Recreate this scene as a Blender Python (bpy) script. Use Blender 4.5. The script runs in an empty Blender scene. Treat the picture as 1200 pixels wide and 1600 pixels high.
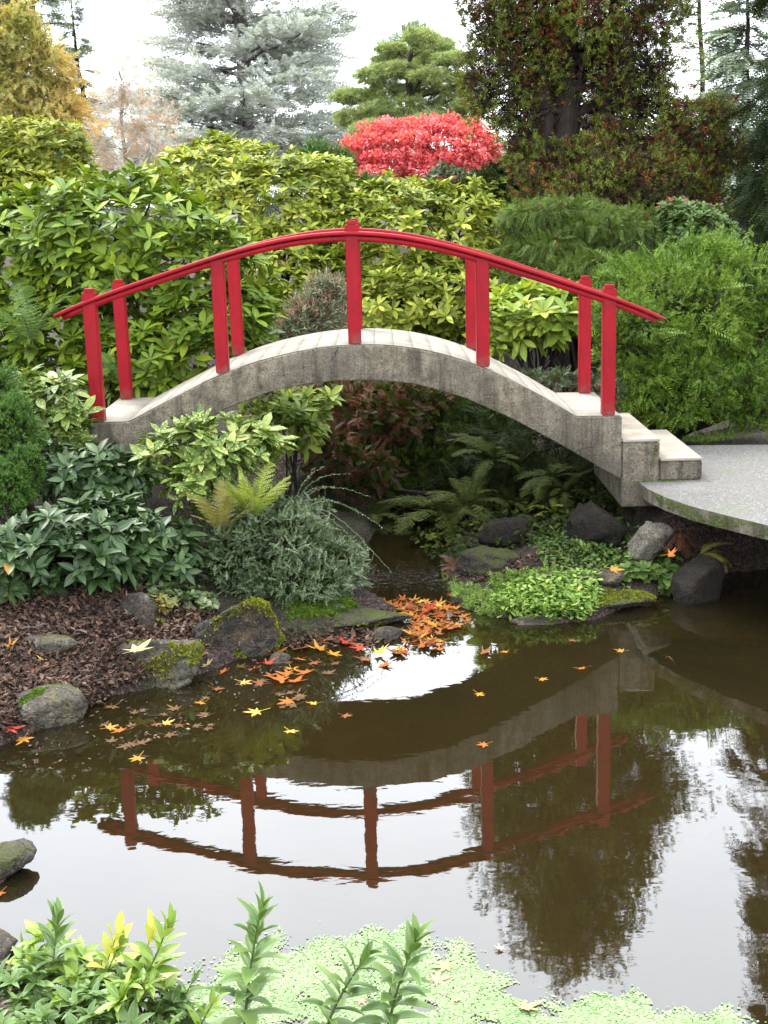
import bpy, bmesh, math, random
import numpy as np
from mathutils import Matrix, Vector, noise as mnoise

SC = bpy.context.scene
COL = SC.collection
R = math.radians

# ------------------------------------------------------------------ camera
F_PX, PITCH, ROLL, CAM_Z = 2045.8, 0.234, 0.028, 2.874      # focal length in pixels of a 1200x1600 frame
cam_d = bpy.data.cameras.new('camera')
cam_d.sensor_fit = 'VERTICAL'
cam_d.sensor_height = 24.0
cam_d.lens = F_PX / 1600 * 24.0
cam_d.clip_end = 2000
cam = bpy.data.objects.new('camera', cam_d)
COL.objects.link(cam)
cam.matrix_world = Matrix.Translation((0, 0, CAM_Z)) @ Matrix.Rotation(math.pi / 2 - PITCH, 4, 'X') @ Matrix.Rotation(-ROLL, 4, 'Z')
SC.camera = cam

# ------------------------------------------------------------------ sky, sun, exposure
world = bpy.data.worlds.new('World')
SC.world = world
world.use_nodes = True
wn, wl = world.node_tree.nodes, world.node_tree.links
wn.clear()
w_out = wn.new('ShaderNodeOutputWorld')
w_bg = wn.new('ShaderNodeBackground')
w_sky = wn.new('ShaderNodeTexSky')
w_sky.sky_type = 'NISHITA'
w_sky.sun_disc = False
SUN_EL, SUN_AZ = R(56), R(-35)                               # azimuth measured from +Y towards +X
w_sky.sun_elevation = SUN_EL
w_sky.sun_rotation = SUN_AZ
w_tc = wn.new('ShaderNodeTexCoord')
w_no = wn.new('ShaderNodeTexNoise')
w_no.inputs['Scale'].default_value = 1.6
w_no.inputs['Detail'].default_value = 5
w_rp = wn.new('ShaderNodeValToRGB')                          # cloud deck: pale grey to white
w_rp.color_ramp.elements[0].position = 0.3
w_rp.color_ramp.elements[0].color = (11.6, 12.4, 13.8, 1)
w_rp.color_ramp.elements[1].position = 0.7
w_rp.color_ramp.elements[1].color = (16.0, 16.6, 17.4, 1)
w_mx = wn.new('ShaderNodeMix')
w_mx.data_type = 'RGBA'
w_mx.inputs['Factor'].default_value = 0.9
wl.new(w_tc.outputs['Generated'], w_no.inputs['Vector'])
wl.new(w_no.outputs['Fac'], w_rp.inputs['Fac'])
wl.new(w_sky.outputs['Color'], w_mx.inputs['A'])
wl.new(w_rp.outputs['Color'], w_mx.inputs['B'])
wl.new(w_mx.outputs['Result'], w_bg.inputs['Color'])
w_bg.inputs['Strength'].default_value = 0.1
wl.new(w_bg.outputs['Background'], w_out.inputs['Surface'])

sun_d = bpy.data.lights.new('sun', 'SUN')
sun_d.energy = 1.5
sun_d.angle = R(22)
sun_d.color = (1.0, 0.96, 0.88)
sun = bpy.data.objects.new('sun', sun_d)
COL.objects.link(sun)
sdir = Vector((math.sin(SUN_AZ) * math.cos(SUN_EL), math.cos(SUN_AZ) * math.cos(SUN_EL), math.sin(SUN_EL)))
sun.rotation_euler = sdir.to_track_quat('Z', 'Y').to_euler()

SC.view_settings.view_transform = 'Standard'
SC.view_settings.look = 'None'
SC.view_settings.exposure = 1.95
SC.view_settings.gamma = 1.0
SC.view_settings.use_curve_mapping = False
SC.render.engine = 'CYCLES'
SC.cycles.use_denoising = True
SC.cycles.max_bounces = 8
SC.cycles.diffuse_bounces = 2
SC.cycles.glossy_bounces = 3
SC.cycles.transparent_max_bounces = 8
SC.cycles.caustics_reflective = False
SC.cycles.caustics_refractive = False

# ------------------------------------------------------------------ from the photograph's pixels to places
CP, SP, CR, SR = math.cos(PITCH), math.sin(PITCH), math.cos(ROLL), math.sin(ROLL)


def rays(px, py):
    a, b = np.asarray(px, float) - 600, np.asarray(py, float) - 800
    x, y = a * CR - b * SR, a * SR + b * CR
    return np.stack([x, F_PX * CP - y * SP, -F_PX * SP - y * CP], -1)


def onz(px, py, z=0.0):
    r = rays(px, py)
    return np.array([0, 0, CAM_Z]) + r * ((z - CAM_Z) / r[..., 2:3])


def at(px, py, Y):
    r = rays(px, py)
    return np.array([0, 0, CAM_Z]) + r * (Y / r[..., 1:2])


def project(P):
    d = P - np.array([0, 0, CAM_Z])
    fw = d[:, 1] * CP - d[:, 2] * SP
    up = d[:, 1] * SP + d[:, 2] * CP
    x, y = F_PX * d[:, 0] / fw, -F_PX * up / fw
    return 600 + x * CR + y * SR, 800 - x * SR + y * CR


def lob(px, py, Y, rw, rh, ry=None):
    k = Y / F_PX
    return (at(px, py, Y), np.array([rw * k, ry if ry else rw * k * .8, rh * k]))


def unit(v):
    v = np.asarray(v, float)
    return v / np.maximum(np.linalg.norm(v, axis=-1, keepdims=True), 1e-9)


# ------------------------------------------------------------------ objects
def tag(o, label=None, cat=None, group=None, kind=None):
    if label: o['label'] = label
    if cat: o['category'] = cat
    if group: o['group'] = group
    if kind: o['kind'] = kind
    return o


def link(o, parent=None):
    COL.objects.link(o)
    if parent is not None: o.parent = parent
    return o


def empty(name, loc, label, cat, group=None):
    o = bpy.data.objects.new(name, None)
    o.empty_display_size = .1
    o.location = [float(v) for v in loc]
    return tag(link(o), label, cat, group)


def raw_mesh(name, V, faces, mat=None, UV=None, smooth=False):
    """faces: list of int arrays (n,k)."""
    V = np.asarray(V, np.float32)
    me = bpy.data.meshes.new(name)
    faces = [np.asarray(f, np.int32) for f in faces if len(f)]
    loops = np.concatenate([f.ravel() for f in faces])
    lens = np.concatenate([np.full(len(f), f.shape[1], np.int32) for f in faces])
    starts = np.concatenate([[0], np.cumsum(lens)[:-1]]).astype(np.int32)
    me.vertices.add(len(V)); me.vertices.foreach_set('co', V.ravel())
    me.loops.add(len(loops)); me.loops.foreach_set('vertex_index', loops)
    me.polygons.add(len(lens)); me.polygons.foreach_set('loop_start', starts)
    if smooth: me.polygons.foreach_set('use_smooth', np.ones(len(lens), bool))
    if UV is not None:
        uv = me.uv_layers.new(name='UVMap')
        uv.data.foreach_set('uv', np.asarray(UV, np.float32)[loops].ravel())
    me.update(calc_edges=True)
    me.validate()
    if mat: me.materials.append(mat)
    return me


def obj(name, geo, mat, parent=None, smooth=False):
    """geo = (V, faces, UV or None) in world space; parents are unrotated Empties (or parts of them)."""
    V, Fs, UV = geo
    off = np.zeros(3); p = parent
    while p is not None:
        off += np.array(p.location); p = p.parent
    me = raw_mesh(name, np.asarray(V) - off, Fs, mat, UV, smooth)
    return link(bpy.data.objects.new(name, me), parent)


def join(geos):
    Vs, Qs, Ts, Us, o = [], [], [], [], 0
    for V, Fs, UV in geos:
        Vs.append(np.asarray(V, float))
        Us.append(UV if UV is not None else np.zeros((len(V), 2)))
        for f in Fs:
            f = np.asarray(f)
            if len(f) == 0: continue
            (Qs if f.shape[1] == 4 else Ts).append(f + o)
        o += len(V)
    fs = []
    if Qs: fs.append(np.concatenate(Qs))
    if Ts: fs.append(np.concatenate(Ts))
    return np.concatenate(Vs), fs, np.concatenate(Us)


def tube(P, rad, n=6, cap=True):
    P = np.asarray(P, float)
    rad = np.broadcast_to(np.asarray(rad, float), (len(P),))
    T = unit(np.gradient(P, axis=0))
    ref = np.array([0.13, 0.31, 0.94]) if abs(T[0, 2]) < .9 else np.array([1., .1, 0])
    A = unit(np.cross(T, ref)); B = np.cross(T, A)
    a = np.arange(n) * 2 * np.pi / n
    ring = A[:, None] * np.cos(a)[None, :, None] + B[:, None] * np.sin(a)[None, :, None]
    V = (P[:, None] + ring * rad[:, None, None]).reshape(-1, 3)
    i, j = np.meshgrid(np.arange(len(P) - 1), np.arange(n), indexing='ij')
    q = np.stack([i * n + j, i * n + (j + 1) % n, (i + 1) * n + (j + 1) % n, (i + 1) * n + j], -1).reshape(-1, 4)
    fs = [q]
    if cap:
        V = np.concatenate([V, P[-1:]])
        k = (len(P) - 1) * n
        fs.append(np.array([[k + m, k + (m + 1) % n, len(V) - 1] for m in range(n)]))
    return V, fs, None


def bevel_box(name, x0, x1, y0, y1, z0, z1, mat, parent, bev=.006, shear=None):
    bm = bmesh.new()
    bmesh.ops.create_cube(bm, size=1)
    for v in bm.verts:
        v.co = Vector((x0 + (v.co.x + .5) * (x1 - x0), y0 + (v.co.y + .5) * (y1 - y0), z0 + (v.co.z + .5) * (z1 - z0)))
    bmesh.ops.bevel(bm, geom=list(bm.edges), offset=bev, segments=2, affect='EDGES')
    off = Vector((0, 0, 0)); p = parent
    while p is not None:
        off += p.location; p = p.parent
    for v in bm.verts:
        if shear: v.co = Vector(shear(v.co))
        v.co -= off
    me = bpy.data.meshes.new(name); bm.to_mesh(me); bm.free()
    me.materials.append(mat)
    return link(bpy.data.objects.new(name, me), parent)


# ------------------------------------------------------------------ materials
class NT:
    def __init__(s, name):
        s.m = bpy.data.materials.new(name); s.m.use_nodes = True
        s.t = s.m.node_tree; s.t.nodes.clear()
        s.out = s.n('OutputMaterial')

    def n(s, kind, **kw):
        nd = s.t.nodes.new('ShaderNode' + kind)
        for k, v in kw.items():
            if k in nd.inputs: nd.inputs[k].default_value = v
            else: setattr(nd, k, v)
        return nd

    def l(s, a, b): s.t.links.new(a, b)

    def ramp(s, fac, stops, interp='LINEAR'):
        r = s.n('ValToRGB'); cr = r.color_ramp; cr.interpolation = interp
        while len(cr.elements) > 1: cr.elements.remove(cr.elements[-1])
        for i, (p, c) in enumerate(stops):
            e = cr.elements[0] if i == 0 else cr.elements.new(p)
            e.position = p
            c = (c, c, c) if not hasattr(c, '__len__') else c
            e.color = (*c, 1)
        s.l(fac, r.inputs['Fac'])
        return r.outputs['Color']

    def noise(s, scale, detail=4, rough=.55, vec=None, dist=0):
        nd = s.n('TexNoise'); nd.inputs['Scale'].default_value = scale; nd.inputs['Detail'].default_value = detail
        nd.inputs['Roughness'].default_value = rough; nd.inputs['Distortion'].default_value = dist
        if vec is None:
            vec = s.geo().outputs['Position']
        s.l(vec, nd.inputs['Vector'])
        return nd.outputs['Fac']

    def geo(s):
        if not hasattr(s, '_g'): s._g = s.n('NewGeometry')
        return s._g

    def math(s, op, a, b=None):
        nd = s.n('Math', operation=op)
        for i, v in enumerate((a, b)):
            if v is None: continue
            if isinstance(v, (int, float)): nd.inputs[i].default_value = v
            else: s.l(v, nd.inputs[i])
        return nd.outputs[0]

    def mix(s, fac, a, b, mode='MIX'):
        nd = s.n('Mix', data_type='RGBA', blend_type=mode)
        for k, v in (('Factor', fac), ('A', a), ('B', b)):
            if isinstance(v, (int, float)): nd.inputs[k].default_value = v
            elif isinstance(v, tuple): nd.inputs[k].default_value = (*v, 1)
            else: s.l(v, nd.inputs[k])
        return nd.outputs['Result']

    def bump(s, h, strength, dist):
        b = s.n('Bump'); b.inputs['Strength'].default_value = strength; b.inputs['Distance'].default_value = dist
        s.l(h, b.inputs['Height'])
        return b.outputs['Normal']

    def bsdf(s, col, rough=.6, spec=.4, normal=None):
        p = s.n('BsdfPrincipled')
        if isinstance(col, tuple): p.inputs['Base Color'].default_value = (*col, 1)
        else: s.l(col, p.inputs['Base Color'])
        if isinstance(rough, (int, float)): p.inputs['Roughness'].default_value = rough
        else: s.l(rough, p.inputs['Roughness'])
        p.inputs['Specular IOR Level'].default_value = spec
        if normal is not None: s.l(normal, p.inputs['Normal'])
        return p

    def done(s, shader):
        s.l(shader if not hasattr(shader, 'outputs') else shader.outputs[0], s.out.inputs['Surface'])
        return s.m


def leaf_mat(name, stops, rough=.45, spec=.4, trans=.25, clump=1.2, margin=None, vein=None, spots=None, patch=.9):
    """Leaf colour varies from leaf to leaf and slowly through the plant."""
    m = NT(name)
    g = m.geo()
    oi = m.n('ObjectInfo')
    r = m.math('FRACT', m.math('ADD', g.outputs['Random Per Island'], oi.outputs['Random']))
    cl = m.noise(clump, 3)
    f = m.math('ADD', m.math('MULTIPLY', r, .72), m.math('MULTIPLY', m.math('SUBTRACT', cl, .5), patch))
    f = m.math('ADD', f, .12)
    c = m.ramp(f, stops)
    if margin or vein:
        uv = m.n('TexCoord')
        sx = m.n('SeparateXYZ'); m.l(uv.outputs['UV'], sx.inputs[0])
        ed = m.math('ABSOLUTE', m.math('SUBTRACT', sx.outputs['X'], .5))      # 0 at the midrib, .5 at the margin
        if margin: c = m.mix(m.ramp(ed, [(.33, 0.), (.46, 1.)]), c, margin)
        if vein: c = m.mix(m.ramp(ed, [(.0, 1.), (.06, 0.)]), c, vein)
    if spots:
        c = m.mix(m.ramp(m.noise(60, 3), [(.57, 0.), (.61, 1.)]), c, spots)
    p = m.bsdf(c, rough, spec)
    if trans:
        t = m.n('BsdfTranslucent')
        br = m.mix(.75, c, (1.0, 1.0, .35), 'MULTIPLY')
        m.l(br, t.inputs['Color'])
        ms = m.n('MixShader'); ms.inputs['Fac'].default_value = trans
        m.l(p.outputs[0], ms.inputs[1]); m.l(t.outputs[0], ms.inputs[2])
        return m.done(ms)
    return m.done(p)


def bark_mat(name, a, b, scale=18):
    m = NT(name)
    tc = m.n('TexCoord'); mp = m.n('Mapping'); mp.inputs['Scale'].default_value = (1, 1, .25)
    m.l(tc.outputs['Object'], mp.inputs['Vector'])
    nz = m.noise(scale, 6, .65, mp.outputs['Vector'])
    return m.done(m.bsdf(m.ramp(nz, [(.3, a), (.7, b)]), .9, .2, m.bump(nz, .7, .02)))


def mat_concrete():
    m = NT('weathered_concrete')
    big, mid, fine = m.noise(1.7, 5, .6), m.noise(9, 6, .7), m.noise(75, 4, .7)
    c = m.ramp(mid, [(.32, (.058, .048, .032)), (.5, (.145, .123, .086)), (.72, (.23, .20, .15))])
    c = m.mix(m.ramp(big, [(.42, 0.), (.62, .75)]), c, (.085, .075, .058))
    tc = m.n('Mapping'); tc.inputs['Scale'].default_value = (9, 9, .9)           # run-off streaks down the faces
    m.l(m.geo().outputs['Position'], tc.inputs['Vector'])
    c = m.mix(m.ramp(m.noise(1.6, 4, .6, tc.outputs[0]), [(.48, 0.), (.66, .75)]), c, (.040, .032, .022))
    c = m.mix(m.ramp(m.noise(28, 6, .75), [(.56, 0.), (.64, .8)]), c, (.035, .03, .022))
    c = m.mix(m.ramp(fine, [(.40, .6), (.47, 0.)]), c, (.035, .029, .02))
    c = m.mix(m.ramp(fine, [(.62, 0.), (.70, .6)]), c, (.33, .30, .25))
    vo = m.n('TexVoronoi', feature='DISTANCE_TO_EDGE'); vo.inputs['Scale'].default_value = 2.3
    wv = m.n('Mix', data_type='RGBA'); wv.inputs['Factor'].default_value = .16
    m.l(m.geo().outputs['Position'], wv.inputs['A'])
    nn = m.n('TexNoise'); nn.inputs['Scale'].default_value = 5; nn.inputs['Detail'].default_value = 5
    m.l(m.geo().outputs['Position'], nn.inputs['Vector']); m.l(nn.outputs['Color'], wv.inputs['B'])
    m.l(wv.outputs['Result'], vo.inputs['Vector'])
    crk = m.math('MULTIPLY', m.ramp(vo.outputs['Distance'], [(.0, .8), (.007, 0.)]), m.ramp(big, [(.56, 0.), (.62, 1.)]))
    c = m.mix(crk, c, (.02, .018, .014))
    h = m.math('SUBTRACT', m.math('ADD', mid, m.math('MULTIPLY', fine, .5)), m.math('MULTIPLY', crk, .8))
    return m.done(m.bsdf(c, .9, .25, m.bump(h, 1.0, .022)))


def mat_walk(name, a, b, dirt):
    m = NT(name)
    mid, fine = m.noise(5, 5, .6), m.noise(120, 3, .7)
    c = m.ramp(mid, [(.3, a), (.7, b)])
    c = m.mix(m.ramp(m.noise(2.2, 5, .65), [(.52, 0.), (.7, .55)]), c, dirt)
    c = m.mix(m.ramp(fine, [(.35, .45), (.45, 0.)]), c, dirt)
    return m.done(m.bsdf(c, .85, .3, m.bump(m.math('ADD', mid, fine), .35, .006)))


def mat_aggregate():
    m = NT('exposed_aggregate')
    vo = m.n('TexVoronoi'); vo.inputs['Scale'].default_value = 95
    m.l(m.geo().outputs['Position'], vo.inputs['Vector'])
    sp = m.n('SeparateColor'); m.l(vo.outputs['Color'], sp.inputs[0])
    c = m.ramp(sp.outputs[0], [(.0, (.065, .061, .053)), (.5, (.098, .092, .082)), (.90, (.13, .122, .11)), (.95, (.19, .182, .165))])
    c = m.mix(m.ramp(m.noise(1.3, 5), [(.42, 0.), (.7, .6)]), c, (.09, .085, .075))
    c = m.mix(m.ramp(m.noise(3.1, 6, .7), [(.58, 0.), (.70, .6)]), c, (.07, .10, .025))
    return m.done(m.bsdf(c, .8, .35, m.bump(vo.outputs['Distance'], .6, .008)))


def mat_red(name):
    m = NT(name)
    mid = m.noise(4, 5, .6)
    c = m.ramp(mid, [(.3, (.165, .0018, .0055)), (.7, (.235, .0026, .008))])
    c = m.mix(m.ramp(m.noise(38, 5, .75), [(.66, 0.), (.74, .7)]), c, (.20, .03, .03))
    tc = m.n('TexCoord'); sx = m.n('SeparateXYZ'); m.l(tc.outputs['Generated'], sx.inputs[0])
    mp = m.n('Mapping'); mp.inputs['Scale'].default_value = (14, 14, 1.1)
    m.l(m.geo().outputs['Position'], mp.inputs['Vector'])
    grain = m.noise(3.2, 6, .7, mp.outputs[0])
    c = m.mix(m.ramp(grain, [(.5, 0.), (.72, .6)]), c, (.095, .0016, .004))
    c = m.mix(m.ramp(m.noise(55, 5, .8), [(.70, 0.), (.74, .8)]), c, (.09, .05, .04))
    low = m.math('MULTIPLY', m.ramp(sx.outputs['Z'], [(.0, 1.), (.13, 0.)]), m.ramp(m.noise(14, 5, .7), [(.38, 0.), (.62, .85)]))
    c = m.mix(low, c, (.10, .06, .045))                                          # splash dirt round the foot
    return m.done(m.bsdf(c, m.ramp(m.noise(9, 4), [(.3, .45), (.7, .6)]), .18, m.bump(grain, .35, .006)))


def mat_rock(name, a, b, moss=0.0, mosscol=(.10, .12, .012)):
    m = NT(name)
    big, mid, fine = m.noise(3, 5, .6), m.noise(11, 8, .75), m.noise(60, 5, .75)
    c = m.ramp(mid, [(.3, tuple(v * .7 for v in a)), (.5, tuple((p + q) / 2 for p, q in zip(a, b))), (.68, b)])
    c = m.mix(m.ramp(big, [(.4, .75), (.6, 0.)]), c, tuple(v * .6 for v in a))
    c = m.mix(m.ramp(m.noise(5, 6, .7), [(.52, 0.), (.62, .6)]), c, (b[0] * 1.05, b[1] * .86, b[2] * .62))     # iron staining
    c = m.mix(m.ramp(m.noise(19, 6, .75), [(.58, 0.), (.66, .75)]), c, tuple(min(1, v * 1.7) for v in b))       # lichen
    c = m.mix(m.ramp(fine, [(.40, .85), (.5, 0.)]), c, tuple(v * .3 for v in a))
    vo = m.n('TexVoronoi', feature='DISTANCE_TO_EDGE'); vo.inputs['Scale'].default_value = 6
    nn = m.n('TexNoise'); nn.inputs['Scale'].default_value = 7; nn.inputs['Detail'].default_value = 6
    m.l(m.geo().outputs['Position'], nn.inputs['Vector'])
    wv = m.n('Mix', data_type='RGBA'); wv.inputs['Factor'].default_value = .22
    m.l(m.geo().outputs['Position'], wv.inputs['A']); m.l(nn.outputs['Color'], wv.inputs['B']); m.l(wv.outputs['Result'], vo.inputs['Vector'])
    crk = m.math('MULTIPLY', m.ramp(vo.outputs['Distance'], [(.0, 1.), (.03, 0.)]), m.ramp(big, [(.44, 0.), (.56, 1.)]))
    c = m.mix(crk, c, tuple(v * .25 for v in a))
    if moss:
        sx = m.n('SeparateXYZ'); m.l(m.geo().outputs['Normal'], sx.inputs[0])
        k = m.math('ADD', m.math('ADD', big, m.math('MULTIPLY', mid, .35)), m.math('MULTIPLY', sx.outputs['Z'], .12))
        c = m.mix(m.ramp(k, [(.88 - moss * .4, 0.), (.98 - moss * .4, .85)]), c, m.mix(fine, tuple(v * .4 for v in mosscol), mosscol))
    h = m.math('SUBTRACT', m.math('ADD', mid, m.math('MULTIPLY', fine, .5)), m.math('MULTIPLY', crk, .6))
    return m.done(m.bsdf(c, .85, .3, m.bump(h, 1.0, .11)))


def mat_soil():
    m = NT('bark_mulch_soil')
    vo = m.n('TexVoronoi'); vo.inputs['Scale'].default_value = 62
    m.l(m.geo().outputs['Position'], vo.inputs['Vector'])
    sp = m.n('SeparateColor'); m.l(vo.outputs['Color'], sp.inputs[0])
    c = m.ramp(sp.outputs[0], [(.0, (.012, .008, .006)), (.6, (.035, .022, .017)), (1., (.085, .055, .045))])
    c = m.mix(m.ramp(m.noise(1.1, 5), [(.5, 0.), (.66, .6)]), c, (.03, .045, .012))
    h = m.math('ADD', vo.outputs['Distance'], m.noise(40, 5))
    return m.done(m.bsdf(c, .9, .25, m.bump(h, .9, .03)))


def mat_bed():
    m = NT('pond_silt')
    c = m.ramp(m.noise(2.2, 6, .65), [(.3, (.046, .035, .013)), (.55, (.082, .064, .025)), (.75, (.12, .10, .042))])
    c = m.mix(m.ramp(m.noise(1.1, 4), [(.5, 0.), (.64, .7)]), c, (.045, .05, .014))
    c = m.mix(m.ramp(m.noise(17, 4, .7), [(.56, 0.), (.64, .5)]), c, (.04, .022, .01))
    return m.done(m.bsdf(c, .95, .1))


def mat_water():
    m = NT('pond_water')
    pos = m.geo().outputs['Position']
    mp = m.n('Mapping'); mp.inputs['Scale'].default_value = (.8, 1.5, 1)
    m.l(pos, mp.inputs['Vector'])
    calm = m.noise(2.6, 3, .5, mp.outputs[0])
    small = m.noise(13, 2, .5, mp.outputs[0])
    fast = m.noise(22, 4, .6, pos)
    sx = m.n('SeparateXYZ'); m.l(pos, sx.inputs[0])
    run = m.ramp(m.math('MULTIPLY', sx.outputs['Y'], .05), [(.455, 0.), (.50, 1.)])        # the brook beyond y = 9.3 m runs
    h = m.math('ADD', m.math('MULTIPLY', calm, .0015), m.math('MULTIPLY', small, .00022))
    h = m.math('ADD', h, m.math('MULTIPLY', m.math('MULTIPLY', fast, run), .007))
    nrm = m.bump(h, 1.0, .55)
    fr = m.n('Fresnel'); fr.inputs['IOR'].default_value = 1.75; m.l(nrm, fr.inputs['Normal'])
    gl = m.n('BsdfGlossy'); gl.inputs['Roughness'].default_value = .015
    gl.inputs['Color'].default_value = (1, 1, 1, 1); m.l(nrm, gl.inputs['Normal'])
    tr = m.n('BsdfTransparent'); tr.inputs['Color'].default_value = (.60, .47, .31, 1)
    df = m.n('BsdfDiffuse'); df.inputs['Color'].default_value = (.026, .021, .008, 1)     # silt hanging in the water
    body = m.n('MixShader'); body.inputs['Fac'].default_value = .30
    m.l(tr.outputs[0], body.inputs[1]); m.l(df.outputs[0], body.inputs[2])
    ms = m.n('MixShader'); m.l(fr.outputs[0], ms.inputs['Fac'])
    m.l(body.outputs[0], ms.inputs[1]); m.l(gl.outputs[0], ms.inputs[2])
    return m.done(ms)


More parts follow.
